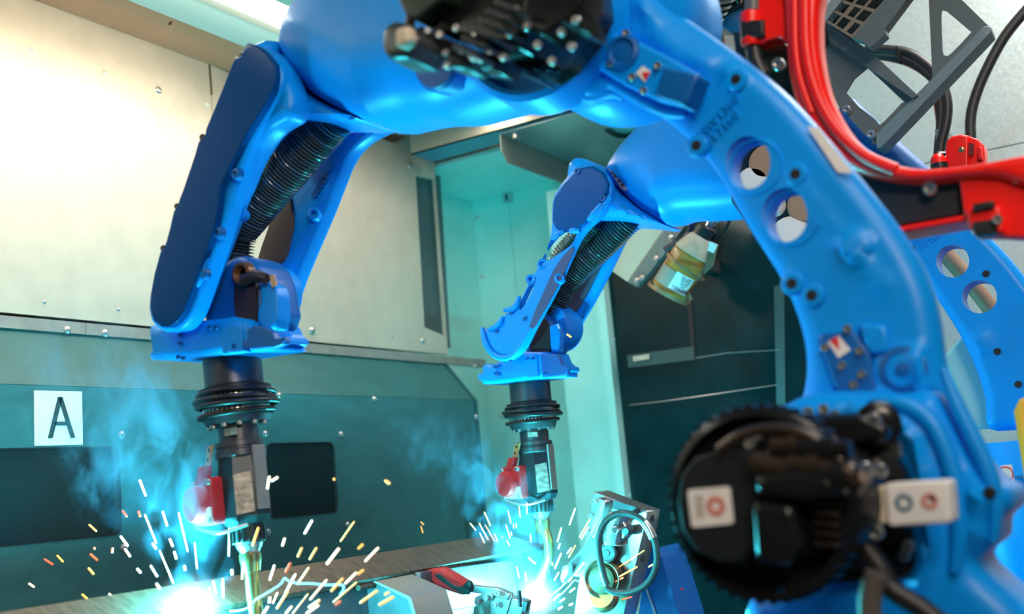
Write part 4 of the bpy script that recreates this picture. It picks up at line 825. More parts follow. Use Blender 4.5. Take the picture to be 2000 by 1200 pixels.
# ================================================================== RED CABLE GUARD (beside the front arm)
yg = YN+0.10
RG = thing('cable_guard', 'bright red curved cable guard with black panels running behind the front blue arm', 'cable guard', PY(yg).hit(1700, 330))
pg = PY(yg)
plate('guard_plate', pg, [(1484, -60), (1545, -60), (1560, 20), (1562, 110), (1540, 88), (1526, 77), (1500, 84), (1488, 92), (1483, 60)], 0.03, RED, RG, R=0.004, h0=0.01)
ch = [(1538, -60), (1612, -60), (1606, 20), (1605, 80), (1611, 130), (1622, 180), (1642, 228), (1672, 272), (1712, 308), (1760, 328), (1812, 335), (1880, 330), (1940, 321), (2060, 306), (2060, 380), (1960, 352), (1890, 352), (1850, 356), (1790, 360), (1725, 352), (1680, 338), (1640, 314), (1602, 274), (1570, 226), (1552, 170), (1544, 110), (1540, 20)]
plate('guard_channel', pg, ch, 0.05, RED, RG, R=0.012, both=True, smooth=2, g=0.009)
tube('guard_bead', [PY(yg-0.026).hit(*z) for z in ((1572, -50), (1572, 20), (1574, 90), (1584, 150), (1606, 210), (1640, 262), (1690, 306), (1750, 332))], 0.0085, RED, RG, sm=5)
tube('guard_bead', [PY(yg-0.024).hit(*z) for z in ((1552, -50), (1552, 20), (1554, 100), (1564, 160), (1586, 222))], 0.006, RED, RG, sm=5)
plate('guard_plate', pg, [(1872, 335), (2060, 300), (2060, 470), (1920, 462), (1890, 440), (1884, 420)], 0.03, RED, RG, R=0.004, h0=0.008)
plate('guard_edge', pg, [(1738, 446), (1752, 444), (1890, 420), (1890, 432), (1752, 456)], 0.07, RED, RG, R=0.003, h0=0.004)
plate('black_panel', PY(yg+0.01), [(1640, 312), (1690, 340), (1745, 356), (1800, 358), (1868, 350), (1878, 356), (1882, 400), (1878, 418), (1745, 442), (1710, 400)], 0.02, mat('black_guard_panel', (0.018, 0.018, 0.018), 0, 0.5), RG, R=0.002)
plate('black_panel', PY(yg+0.03), [(1430, 60), (1500, 80), (1530, 76), (1546, 110), (1560, 190), (1592, 260), (1560, 250), (1490, 190), (1440, 130)], 0.02, mat('green_black_panel', (0.010, 0.022, 0.012), 0, 0.4), RG, R=0.002)
screw(PY(yg-0.002), 1818, 370, 0.009, RG, h=0.008, style='cap'); screw(PY(yg+0.008), 1522, 128, 0.009, RG, h=0.010, style='cap'); screw(PY(yg-0.010), 1990, 347, 0.008, RG, h=0.008, style='cap')
lathe('hinge_barrel', PY(yg-0.005).hit(1466, 20), np.array(PY(yg).hit(1468, 100))-PY(yg).hit(1466, 20), [(0.006, 0), (0.014, 0.004), (0.015, 0.010), (0.015, 0.046), (0.013, 0.052), (0.006, 0.053)], RED, RG)
plate('strap', PY(yg-0.02), [(1446, 40), (1490, 37), (1491, 70), (1446, 74)], 0.036, BLACKR, RG, R=0.003)
tube('grey_conduit', [PY(yg-0.004).hit(*z) for z in ((1472, -70), (1470, 22))], 0.0115, mat('grey_conduit', (0.12, 0.12, 0.11), 0, 0.4), RG)
tube('guard_hose', [PY(yg+0.0).hit(*z) for z in ((1472, 95), (1476, 120), (1490, 150))], 0.012, BLACKR, RG)
plate('clamp_jaw', pg, rrect(pg, [(1888, 412), (1960, 404), (1968, 462), (1900, 462)], 0.008), 0.05, RED, RG, uv=True, R=0.006, h0=0.02)
plate('strap', PY(yg-0.024), rrect(PY(yg), [(1906, 406), (1946, 399), (1948, 412), (1908, 420)], 0.001), 0.03, BLACKR, RG, uv=True, R=0.002, h0=0.004)
plate('strap', PY(yg-0.024), rrect(PY(yg), [(1906, 440), (1950, 434), (1954, 462), (1912, 466)], 0.001), 0.03, BLACKR, RG, uv=True, R=0.002, h0=0.004)
screw(PY(yg-0.03), 1949, 430, 0.006, RG, h=0.006, style='cap')

# ================================================================== GREY BRACKET FRAME with slotted cable duct
yk = 2.12
pk = PY(yk)
KB = thing('bracket_frame', 'dark grey bracket frame with triangular cut-outs against the speckled wall', 'bracket', pk.hit(1720, 200))
tri1 = [pk.uv(*z) for z in catmull([(1838, 26), (1844, 20), (1852, 24), (1892, 58), (1894, 66), (1856, 106), (1846, 108), (1841, 100)], 2)]
plate('upper_leg', pk, [(1812, -40), (1838, -40), (1930, 50), (1935, 54), (1933, 62), (1850, 146), (1822, 170)], 0.006, GREYP, KB, holes=[tri1])
quad = [pk.uv(*z) for z in catmull([(1652, 180), (1692, 134), (1698, 136), (1760, 194), (1760, 202), (1724, 240), (1716, 242), (1708, 232)], 2)]
plate('lower_leg', pk, [(1600, 110), (1640, 60), (1700, 120), (1790, 190), (1716, 282), (1706, 282), (1640, 210), (1620, 176)], 0.006, GREYP, KB, holes=[quad])
plate('long_flange', PY(yk-0.01), [(1710, 262), (1712, 290), (1722, 288), (1936, 62), (1935, 52), (1922, 50), (1760, 214)], 0.05, mat('blue_grey_bracket', (0.16, 0.21, 0.23), 0.1, 0.45), KB, R=0.002)
plate('fold', PY(yk-0.02), [(1612, 40), (1640, 60), (1700, 100), (1792, 186), (1782, 192), (1690, 128), (1620, 80)], 0.03, GREYP, KB)
plate('backing_plate', PY(yk+0.05), [(1588, 30), (1650, 40), (1690, 110), (1650, 160), (1620, 178), (1596, 120)], 0.01, mat('black_backing', (0.01, 0.014, 0.016), 0, 0.5), KB)
for px, py in ((1656, 217), (1704, 266)): screw(PY(yk-0.004), px, py, 0.008, KB, h=0.018, name='bolt', style='cap')
screw(PY(yk+0.038), 1616, 119, 0.006, KB, h=0.005, style='cap')
DU = thing('cable_duct', 'open slotted cable duct with dark rectangular slots above the grey bracket', 'cable duct', PY(2.04).hit(1680, 20))
pdk2 = PY(2.04)
dq = [np.array(pdk2.uv(*z)) for z in ((1610, 40), (1690, -60), (1790, -60), (1664, 74))]
def bil(a, b): return tuple((1-b)*((1-a)*dq[0]+a*dq[3])+b*((1-a)*dq[1]+a*dq[2]))
slots = []
for i in range(3):
    for j in range(5):
        a0_, a1_ = 0.06+i*0.31, 0.06+i*0.31+0.25; b0, b1 = 0.03+j*0.19, 0.03+j*0.19+0.15
        if (i+j) % 3 == 2: a0_ += 0.06
        slots.append([bil(a0_, b0), bil(a0_, b1), bil(a1_, b1), bil(a1_, b0)])
plate('duct_cover', pdk2, [tuple(z) for z in dq], 0.004, mat('bronze_duct', (0.20, 0.15, 0.11), 0.1, 0.5), DU, uv=True, holes=slots)
plate('duct_back', PY(2.07), [(1600, 36), (1685, -70), (1810, -70), (1672, 84)], 0.01, MATS['black_backing'], DU)
plate('duct_wall', PY(2.035), [(1604, 24), (1612, 42), (1700, -70), (1680, -70)], 0.03, mat('duct_grey', (0.20, 0.23, 0.23), 0, 0.5), DU)
plate('duct_wall', PY(2.035), [(1664, 74), (1680, 78), (1700, 92), (1730, 66), (1728, 56), (1800, -40), (1760, -40)], 0.03, MATS['grey_painted_bracket'], DU)
# cables on the wall
CB = thing('cable_bundle', 'looped bundle of brown and black cables behind the grey bracket', 'cables', PY(2.75).hit(1780, 100))
y0 = 2.74
for k, (off, r, m) in enumerate(((0, .012, BLACKR), (9, .010, mat('brown_cable', (0.07, 0.052, 0.036), 0, 0.4)), (17, .008, BLACKR), (23, .005, mat('red_brown_cable', (0.22, 0.05, 0.035), 0, 0.4)))):
    P = [(1690, 98+off*.6), (1730, 97+off*.8), (1775, 104+off), (1812, 128+off), (1838-off*.5, 160+off*.6), (1850-off, 200), (1848-off*.7, 240), (1838-off*.4, 280), (1834-off*.3, 320), (1832-off*.3, 360)]
    tube('cable', pts(y0+k*0.004, P), r, m, CB, sm=5)
kc = PY(2.74).hit(1838, 262); box('wall_clip', (kc[0]-0.012, 2.735, kc[2]-0.012), (kc[0]+0.012, 3.226, kc[2]+0.012), GREYP, CB)
for a, b in (((1752, 92), (1760, 124)), ((1825, 300), (1848, 300))):
    c = (PY(y0).hit(*a)+PY(y0).hit(*b))/2; tube('cable_tie', [PY(y0-0.02).hit(*a), PY(y0-0.022).hit((a[0]+b[0])/2, (a[1]+b[1])/2), PY(y0-0.012).hit(*b)], 0.005, BLACKM, CB, seg=6)
sc = tag(tube('wall_cable', pts(3.0, [(2060, -40), (2000, 25), (1960, 75), (1925, 140), (1905, 190), (1896, 230), (1896, 275), (1898, 330)]), 0.0135, BLACKR, None, sm=5), 'single thick black cable curving down the speckled wall to the red plug', 'cable')
RP = thing('red_connector', 'red box connector with a screw on top, standing behind the red guard', 'connector', PY(2.5).hit(1880, 300))
prc = PY(2.5)
plate('shell', prc, [(1847, 340), (1846, 290), (1848, 276), (1858, 266), (1876, 262), (1892, 264), (1892, 340)], 0.07, RED, RP, R=0.006, smooth=0)
plate('shell_side', prc, [(1890, 264), (1908, 270), (1920, 282), (1922, 300), (1922, 340), (1890, 340)], 0.05, RED, RP, R=0.004, h0=-0.006)
plate('latch_slot', PY(2.494), [(1892, 278), (1902, 281), (1902, 304), (1891, 302)], 0.004, mat('dark_red', (0.16, 0.005, 0.004), 0, 0.5), RP, h0=-0.0005)
plate('latch', PY(2.494), [(1910, 286), (1918, 287), (1918, 312), (1910, 311)], 0.012, RED, RP, R=0.002, h0=0.0)
screw(prc, 1878, 292, 0.005, RP, m=BRASS, h=0.003)
lathe('gland', prc.hit(1832, 312), (0, 0, -1), [(0.008, -0.012), (0.012, -0.008), (0.016, 0.0), (0.016, 0.03)], RED, RP)
lathe('gland_clip', prc.hit(1834, 320), (0, 0, -1), [(0.018, 0), (0.018, 0.012)], BLACKR, RP)
YG = thing('yellow_guard_post', 'yellow rounded guard post at the right edge of the photo', 'guard post', (*PY(1.78).hit(2010, 950)[:2], 0))
x_y, z_y = PY(1.78).hit(1998, 776)[0], PY(1.78).hit(1985, 776)[2]
lathe('post', (float(x_y)+0.020, 1.78, 0), (0, 0, 1), [(0.05, 0), (0.05, 0.01), (0.035, 0.012), (0.035, z_y-0.02), (0.025, z_y-0.004), (0.01, z_y)], YEL, YG)
tg = plate('base_label', PY(YF-0.19), [(1955, 910), (1976, 908), (1982, 950), (1962, 942)], 0.006, WHITE, FR, label='white label with a red ring')
ring('ring_mark', PY(YF-0.19), (1964, 926), 0.013, 0.011, REDI, tg, h0=0.001)
box('label_arm', PY(YF-0.18).hit(1960, 935), PY(YF-0.08).hit(2050, 925), DARKST, FR)

# ================================================================== GREASE BOX AND BOTTLE under the far forearm
pw_ = PY(2.72)
HB = thing('equipment_box', 'cream faced metal box hanging at a slant below the far forearm', 'box', pw_.hit(1240, 480))
plate('front_face', pw_, [(1180, 519), (1150, 470), (1250, 330), (1310, 430), (1226, 551)], 0.006, mat('beige_box_face', (0.66, 0.56, 0.42), 0.0, 0.5), HB)
u0 = pw_.hit(1226, 551); u1 = pw_.hit(1310, 430); e_ = u1-u0
pside = Pl(u0, e_/np.linalg.norm(e_), np.cross(np.array([0.35, -0.93, 0.1])/np.linalg.norm([0.35, -0.93, 0.1]), e_/np.linalg.norm(e_)))
hb_ = pw_.hit(1260, 480); box('mount_arm', (hb_[0]-0.02, 2.74, hb_[2]-0.02), (hb_[0]+0.02, 3.224, hb_[2]+0.02), DARKST, HB)
sd = PY(2.715)
plate('side_face', sd, [(1226, 551), (1310, 430), (1350, 428), (1338, 440), (1300, 494), (1244, 561)], 0.02, mat('teal_grey_box_side', (0.16, 0.20, 0.20), 0.4, 0.35), HB)
plate('back_cover', PY(2.74), [(1180, 519), (1250, 330), (1350, 420), (1244, 561)], 0.02, DARKST, HB)
for px, py in ((1311, 464), (1282, 505), (1254, 543), (1244, 548)): screw(PY(2.694 if False else 2.712), px, py, 0.006, HB, h=0.006)
BO = thing('grease_bottle', 'amber grease bottle with a white printed label in a rusty holder', 'bottle', PY(2.66).hit(1320, 520))
pbt = PY(2.66)
b0 = pbt.hit(1304, 572); b1 = pbt.hit(1346, 504); ax_ = b1-b0; L = np.linalg.norm(ax_); ax_ /= L
rB = pxr(pbt, 1320, 540, 37)
lathe('bottle_body', b0, ax_, [(rB*0.8, 0), (rB*0.98, 0.006), (rB, 0.012), (rB, L), (rB*0.96, L+0.012), (rB*0.66, L+0.052), (rB*0.50, L+0.066), (rB*0.48, L+0.07)], BOTTLE, BO, seg=40)
lathe('grease_fill', b0+ax_*(L+0.010), ax_, [(rB*0.90, 0), (rB*0.985, 0.004), (rB*0.69, 0.044), (rB*0.5, 0.056), (rB*0.3, 0.057)], GREASE, BO, seg=40)
lathe('bottle_cap', b0+ax_*(L+0.062), ax_, [(rB*0.50, 0), (rB*0.56, 0.001), (rB*0.56, 0.026), (rB*0.50, 0.030), (rB*0.22, 0.031)], BLACKR, BO, seg=32)
lathe('hose_fitting', b0+ax_*(L+0.092), ax_, [(0.010, 0), (0.010, 0.008), (0.014, 0.009), (0.014, 0.026), (0.008, 0.030), (0.006, 0.036)], STEEL, BO, seg=16)
# label wraps the side of the bottle that faces the room
cdir = CAM-b0; cdir -= ax_*(cdir @ ax_); cdir /= np.linalg.norm(cdir); sdir = np.cross(ax_, cdir)
def wrap(a, h, r=0.0): return b0+ax_*h+(rB+r)*(math.cos(a)*cdir+math.sin(a)*sdir)
def wrapmesh(name, a0, a1, h0, h1, r, m, par, label=None, n=20):
    V = []; F = []
    for k in range(n+1):
        a = a0+(a1-a0)*k/n
        for h, rr in ((h0, r), (h1, r), (h1, r-0.0008), (h0, r-0.0008)): V.append(wrap(a, h, rr))
    for k in range(n):
        for j in range(4): F.append((k*4+j, (k+1)*4+j, (k+1)*4+(j+1) % 4, k*4+(j+1) % 4))
    F += [(0, 1, 2, 3), (n*4+3, n*4+2, n*4+1, n*4)]
    return mesh(name, V, F, m, par, 30, None, label)
sg = 1 if (sdir @ RW.T[0]) > 0 or True else -1
right = np.array([RW[i][0] for i in range(3)]); sgn = 1 if sdir @ right > 0 else -1
WL = wrapmesh('paper_label', -0.15*sgn, 0.95*sgn, 0.018, 0.066, 0.0012, WHITE, BO, 'white printed label')
wrapmesh('old_label', -1.25*sgn, -0.17*sgn, 0.016, 0.062, 0.0012, mat('stained_label', (0.36, 0.32, 0.25), 0, 0.5), BO)
def wraptext(s, a, h, size, m, par, r=0.0022):
    cu = bpy.data.curves.new('t', 'FONT'); cu.body = s; cu.size = size; cu.extrude = 0.0002; cu.align_x = 'CENTER'; cu.align_y = 'CENTER'; cu.resolution_u = 2
    t = bpy.data.objects.new('t', cu); COL.objects.link(t); bpy.context.view_layer.update()
    me = bpy.data.meshes.new_from_object(t.evaluated_get(bpy.context.evaluated_depsgraph_get())); bpy.data.objects.remove(t)
    for v in me.vertices:
        x, y, z = v.co; v.co = Vector(wrap(a+sgn*x/rB, h+y, r+z))
    me.materials.clear(); return link('lettering', me, m, par)
wraptext('YASKAWA', 0.55*sgn, 0.0265, 0.0115, INK, WL)
for k, (s, sz) in enumerate((('Gear grease', .0066), ('Model no.', .0066), ('Do not mix', .0050), ('Keep sealed', .0044), ('Batch', .0040))):
    wraptext(s, 0.52*sgn, 0.060-k*0.0062, sz, INKG, WL)
# rusty sheet holder round the bottle
def hold(h, hh, lift):
    V = []; F = []; n = 28
    for k in range(n+1):
        a = -1.9+3.8*k/n; rr = 0.004+0.010*max(0, math.cos((a-0.9*sgn)*1.3))
        for dr, dh in ((rr, 0), (rr, hh), (rr+0.0025, hh), (rr+0.0025, 0)): V.append(wrap(a, h+dh+lift*math.sin(a*sgn), dr))
    for k in range(n):
        for j in range(4): F.append((k*4+j, (k+1)*4+j, (k+1)*4+(j+1) % 4, k*4+(j+1) % 4))
    F += [(0, 1, 2, 3), (n*4+3, n*4+2, n*4+1, n*4)]
    return mesh('holder_band', V, F, RUST, BO, 30)
hold(-0.004, 0.010, 0.004); hold(0.078, 0.006, -0.006)
plate('holder_strap', PY(2.712), [(1300, 520), (1330, 478), (1352, 492), (1322, 535)], 0.02, RUST, BO)
plate('holder_plate', PY(2.655), [(1340, 560), (1352, 586), (1316, 589), (1330, 570), (1368, 496), (1385, 468), (1402, 478), (1392, 520), (1366, 545)], 0.004, RUST, BO)
plate('holder_tag', PY(2.652), [(1381, 470), (1402, 478), (1394, 495), (1376, 487)], 0.004, WHITE, BO, h0=0.002)
tube('thin_line', pts(2.66, [(1382, 452), (1392, 440), (1412, 426), (1440, 402)]), 0.0032, STEEL, BO, sm=4, seg=8)
tube('thin_line', pts(2.665, [(1394, 472), (1412, 452), (1424, 432), (1430, 400)]), 0.005, BLACKR, BO, sm=4, seg=8)
tube('thin_line', pts(2.70, [(1350, 436), (1346, 460), (1318, 480), (1300, 490)]), 0.012, mat('navy_hose', (0.006, 0.016, 0.035), 0, 0.3), BO, sm=4, seg=10)

# ================================================================== WORKPIECE, CLAMP, FIXTURE
XF = -1.42                                          # front edge of the work beam
zt0 = float(hit(640, 1146, 0, XF)[2])
xbk = -1.5
WB = thing('steel_beam', 'long brown ground steel box beam lying across the weld cell below both torches', 'beam', (XF, 1.8, zt0-0.16))
ye_ = 2.34
dsl = np.array([xbk-XF, 0, 0.041]); Lsl = float(np.linalg.norm(dsl)); psl = Pl((XF, 0, zt0), (0, 1, 0), dsl/Lsl)
plate('top_plate', psl, [(0.5, 0), (ye_+0.16, 0), (ye_+0.06, Lsl), (0.5, Lsl)], 0.010, BROWN, WB, uv=True, R=0.002)
box('front_web', (XF-0.03, 0.5, zt0-0.20), (XF-0.022, ye_+0.08, zt0-0.012), mat('scaled_steel', (0.16, 0.18, 0.20), 0.5, 0.42, var=0.2, vscale=25), WB)
box('rear_web', (xbk-0.006, 0.5, zt0-0.20), (xbk-0.014, ye_, zt0+0.030), DARKST, WB)
tube('edge_lip', [(XF-0.004, 1.75, zt0-0.014), (XF-0.004, 2.12, zt0-0.014)], 0.006, BROWN, WB, seg=8)
WT = thing('welding_table', 'dark welding table top under the steel beam at the bottom of the photo', 'table', (-1.45, 1.8, 0))
box('table_top', (-1.95 if False else -1.85, 0.45, zt0-0.235), (-1.12, 2.55, zt0-0.20), DARKST, WT, bev=0.003)
for lx in (-1.82, -1.19):
    for ly in (0.5, 2.5): box('leg', (lx-0.03, ly-0.03, 0), (lx+0.03, ly+0.03, zt0-0.235), DARKST, WT)
# grey plate with a bushing, on the beam side
GP = thing('bushed_plate', 'grey steel plate with a round bushing hole below the red clamp handle', 'plate', (XF, 2.1, zt0-0.2))
pgx = PX(XF+0.012)
plate('plate', pgx, [(822, 1118), (1003, 1094), (1010, 1160), (932, 1184), (830, 1204), (816, 1200)], 0.03, MATS['scaled_steel'], GP, R=0.002)
lathe('bushing', pgx.hit(843, 1155), (1, 0, 0), [(0.020, -0.005), (0.019, 0.003), (0.013, 0.004), (0.011, -0.012), (0.003, -0.012)], DARKST, GP)
# folded angle bracket in front of it
AB = thing('angle_bracket', 'beige chamfered steel bracket standing in front of the beam', 'bracket', hit(760, 1190, 1, 1.78))
pab = PY(1.78)
o_ = [(728, 1137), (734, 1136), (800, 1166), (803, 1170), (820, 1230), (813, 1232), (797, 1172)]
plate('edge', pab, o_, 0.12, mat('beige_steel', (0.46, 0.43, 0.38), 0.5, 0.4, var=0.08), AB)
plate('web', PY(1.80), [(732, 1140), (797, 1172), (812, 1230), (560, 1230), (556, 1160), (600, 1150)], 0.01, MATS['scaled_steel'], AB)
screw(PY(1.795), 704, 1192, 0.006, AB, m=DARKST, style='cap')
# toggle clamp
ytc = 1.99
TC = thing('toggle_clamp', 'toggle clamp with a red and black grip beside the right weld arc', 'clamp', hit(960, 1190, 1, ytc))
ptc = PY(ytc)
g0, g1 = ptc.hit(848, 1128), ptc.hit(905, 1150)
plate('grip', ptc, [(834, 1122), (840, 1113), (858, 1109), (872, 1110), (912, 1134), (921, 1142), (914, 1160), (900, 1160), (860, 1146), (842, 1142), (835, 1136)], 0.034, REDT, TC, R=0.010, both=True, smooth=2, label='red rubber grip')
plate('grip_insert', PY(ytc-0.018), [(846, 1124), (860, 1122), (886, 1143), (903, 1145), (912, 1134), (921, 1142), (915, 1160), (908, 1162), (880, 1150)], 0.008, mat('black_green_grip', (0.012, 0.03, 0.028), 0, 0.4), TC, R=0.003, smooth=2)
plate('lever', PY(ytc), [(916, 1142), (976, 1149), (1000, 1160), (996, 1172), (966, 1164), (916, 1156)], 0.016, STEEL, TC, R=0.002, h0=0.008)
plate('link', PY(ytc-0.012), catmull([PY(ytc-0.012).uv(*z) for z in ((930, 1166), (955, 1158), (962, 1164), (958, 1174), (934, 1184), (926, 1178))], 4), 0.006, STEEL, TC, uv=True, R=0.001)
plate('side_cheek', PY(ytc-0.004), [(958, 1170), (975, 1152), (1000, 1162), (992, 1190), (984, 1212), (958, 1212)], 0.005, STEEL, TC)
plate('base_post', PY(ytc+0.01), [(926, 1186), (960, 1170), (980, 1180), (978, 1240), (918, 1240)], 0.04, mat('pale_zinc', (0.42, 0.42, 0.36), 0.7, 0.35, var=0.1), TC)
plate('jaw_block', PY(ytc), [(990, 1166), (1024, 1176), (1018, 1206), (984, 1206)], 0.03, STEEL, TC, R=0.002)
for px, py in ((950, 1169), (933, 1177), (967, 1182), (974, 1160)): screw(PY(ytc-0.019), px, py, 0.006, TC, h=0.004, style='cap')
tube('spindle', pts(ytc-0.01, [(1014, 1154), (1016, 1186)]), 0.004, DARKST, TC, seg=10)
plate('spindle_nut', PY(ytc-0.012), [(1022, 1175), (1030, 1177), (1026, 1196), (1018, 1194)], 0.01, DARKST, TC)
# fixture plate with hose loop
yx = 2.32
FX = thing('fixture_plate', 'tilted shiny steel fixture block with bolt, roller and hose loop, right of the far torch', 'fixture', hit(1200, 1190, 1, yx))
pfx = PY(yx)
plate('main_plate', pfx, [(1160, 961), (1265, 1000), (1258, 1034), (1216, 1210), (1120, 1210), (1146, 1040)], 0.07, STEEL, FX, R=0.0015, h0=0.0)
plate('left_pad', PY(yx-0.03), [(1167, 980), (1182, 982), (1170, 1020), (1152, 1052), (1152, 1040)], 0.03, STEEL, FX, R=0.001)
plate('left_rail', PY(yx-0.028), [(1168, 972), (1184, 980), (1170, 1040), (1160, 1052), (1152, 1044)], 0.03, STEEL, FX, R=0.002)
plate('small_block', PY(yx-0.04), [(1190, 1000), (1212, 1008), (1202, 1062), (1206, 1068), (1180, 1064)], 0.04, STEEL, FX, R=0.001)
plate('dark_recess', PY(yx-0.004), [(1200, 978), (1250, 994), (1246, 1004), (1218, 1000), (1196, 994)], 0.006, DARKST, FX)
lathe('bolt_head', PY(yx-0.005).hit(1212, 1034), (0.1, -1, 0), [(0.024, 0), (0.024, 0.016), (0.021, 0.018), (0.012, 0.018), (0.011, 0.034), (0.008, 0.037)], STEEL, FX, seg=6, ang=20)
lathe('bolt_tip', PY(yx-0.035).hit(1224, 1038), (0.1, -1, 0), [(0.011, -0.02), (0.011, 0.004), (0.007, 0.008)], MATS['dark_steel'], FX, seg=16)
plate('roller_bracket', PY(yx-0.015), [(1174, 1064), (1206, 1070), (1200, 1090), (1178, 1098), (1172, 1084)], 0.02, BLACKM, FX, R=0.002)
lathe('roller', PY(yx-0.02).hit(1188, 1080), (0.2, -1, 0), [(0.021, 0), (0.021, 0.012), (0.018, 0.014), (0.016, 0.011), (0.007, 0.011), (0.006, 0.015), (0.002, 0.015)], MATS['teal_grey_box_side'], FX, seg=28)
lathe('copper_disc', PY(yx-0.015).hit(1182, 1132), (0.1, -1, 0.05), [(0.045, 0), (0.045, 0.018), (0.040, 0.022), (0.032, 0.018), (0.030, 0.024), (0.018, 0.026)], mat('burnt_brown_disc', (0.16, 0.10, 0.06), 0.7, 0.3), FX, seg=40)
lathe('lower_disc', PY(yx-0.02).hit(1182, 1168), (0.05, -0.9, 0.4), [(0.034, 0), (0.034, 0.016), (0.029, 0.020), (0.012, 0.018)], COPPER, FX, seg=36)
plate('arm_bar', PY(yx-0.02), [(1156, 1046), (1168, 1050), (1168, 1120), (1140, 1128), (1105, 1126), (1098, 1108), (1108, 1104)], 0.04, MATS['teal_grey_box_side'], FX, R=0.003)
plate('arm_tip', PY(yx-0.045), [(1099, 1106), (1112, 1104), (1110, 1122), (1098, 1140), (1094, 1130)], 0.02, STEEL, FX, R=0.002)
for px, py in ((1270, 1013), (1251, 1091)): lathe('side_hole', PX(float(pfx.hit(1262, 1050)[0])+0.002).hit(px, py) if False else PY(yx+0.03).hit(px-6, py)+np.array([0.012, 0, 0]), (1, 0, 0), [(0.008, 0), (0.007, 0.003), (0.004, 0.003)], DARKST, FX, seg=14)
for px, py in ((1162, 980), (1155, 1008), (1149, 1040)): screw(PY(yx-0.002), px, py, 0.006, FX, h=0.006, style='cap')
lp = [(1186, 1144), (1178, 1120), (1170, 1080), (1170, 1050), (1178, 1026), (1194, 1010), (1216, 1003), (1240, 1008), (1260, 1022), (1276, 1050), (1283, 1082), (1280, 1112), (1268, 1136), (1248, 1152), (1224, 1159), (1200, 1157), (1184, 1150)]
HL = tag(tube('hose_loop', pts(yx-0.085, lp), 0.0072, mat('teal_black_hose', (0.06, 0.10, 0.10), 0, 0.25), None, sm=5, seg=14), 'loop of dark hose with a metal sleeve hanging on the steel fixture block', 'hose')
tube('sleeve', pts(yx-0.085, [(1258, 1021), (1268, 1035), (1276, 1052)]), 0.0095, STEEL, HL, sm=3, seg=16)
BB = thing('blue_base_beam', 'blue painted sloping base beam behind the steel fixture block', 'beam', hit(1300, 1190, 1, 2.45))
plate('beam_side', PY(2.45), [(1262, 1078), (1276, 1072), (1292, 1086), (1345, 1260), (1240, 1260), (1255, 1130)], 0.14, DKBLUE, BB, R=0.003)
tube('beam_edge', pts(2.448, [(1262, 1150), (1284, 1210)]), 0.0025, STEEL, BB, seg=8)
tag(plate('red_marker', PY(2.5), rrect(PY(2.5), [(1312, 1138), (1320, 1134), (1332, 1154), (1324, 1160)], 0.003), 0.01, RED, None, uv=True), 'small red plastic marker in the dark right of the blue base beam', 'marker')
lathe('spool_flange', PY(2.5).hit(1285, 1115), (0.5, -0.8, 0), [(0.030, 0), (0.032, 0.004), (0.030, 0.03)], DARKST, BB)

# ================================================================== ARCS, SPARKS, SMOKE
def arc(name, loc, r, label):
    T = thing(name, label, 'weld arc', loc)
    bm = bmesh.new(); bmesh.ops.create_icosphere(bm, subdivisions=3, radius=r)
    for v in bm.verts:
        n = v.co.normalized(); v.co *= 1+0.12*math.sin(n.x*5+n.z*3)+0.1*math.sin(n.y*7); v.co.z *= 0.8; v.co += Vector(loc)
    me = bpy.data.meshes.new('core'); bm.to_mesh(me); bm.free(); link('core', me, ARCM, T); return T
arc('weld_arc', ARC_N, 0.011, 'blinding white weld arc at the bottom left under the front torch')
arc('weld_arc', ARC_F, 0.011, 'blinding white weld arc beside the toggle clamp under the far torch')

def Z(x0, y0, s, L): return [((a/s+x0, b/s+y0), (c/s+x0, d/s+y0)) for a, b, c, d in L]
nearS = Z(280, 900, 4, [(675,265,668,750),(985,120,968,225),(1000,160,1050,130),(1487,142,1494,150),(1893,158,1925,182),(1320,465,1258,575),(1650,475,1538,635),(1530,685,1432,812),(1838,680,1730,790),(1355,680,1298,775),(1240,680,1205,755),(1105,605,1085,670),(900,520,853,668),(1715,655,1678,690),(1150,800,1110,875),(1025,815,987,938),(1295,835,1203,970),(1190,885,1110,1040),(1435,930,1300,1090),(1130,1020,1042,1160),(1670,950,1480,1110),(1830,1015,1692,1115),(1955,1065,1840,1130),(1290,1040,1165,1200),(1380,1090,1290,1150),(780,740,772,930),(690,850,695,895),(400,640,420,850),(275,405,348,715),(150,395,187,515),(10,420,103,650),(125,700,235,960),(205,610,232,675),(240,710,258,770),(55,820,110,910),(620,920,625,1075),(545,940,565,1040),(515,990,518,1080),(1050,1030,1010,1120),(990,1065,985,1115),(1560,920,1465,1025),(1720,855,1675,890),(1665,875,1575,965),(1160,1140,1110,1200),(1370,1130,1270,1200),(1540,1100,1500,1130),(1920,1030,1885,1050),(910,565,900,640),(975,1140,935,1200)])
nearS += Z(0, 900, 4, [(1090,150,1140,280),(955,390,993,440),(1080,395,1097,440),(695,500,755,555),(940,590,1000,670),(975,690,1018,752),(345,770,415,815),(445,740,495,795),(705,730,763,782),(880,680,875,725),(690,840,733,890),(225,960,268,990),(75,1112,130,1092),(850,1040,908,1100),(640,1045,690,1090),(815,1100,845,1125),(1070,845,1100,878),(1220,960,1250,1005),(1210,1100,1230,1122),(735,680,740,695),(590,1195,630,1190),(1440,820,1446,860),(1190,645,1220,690)])
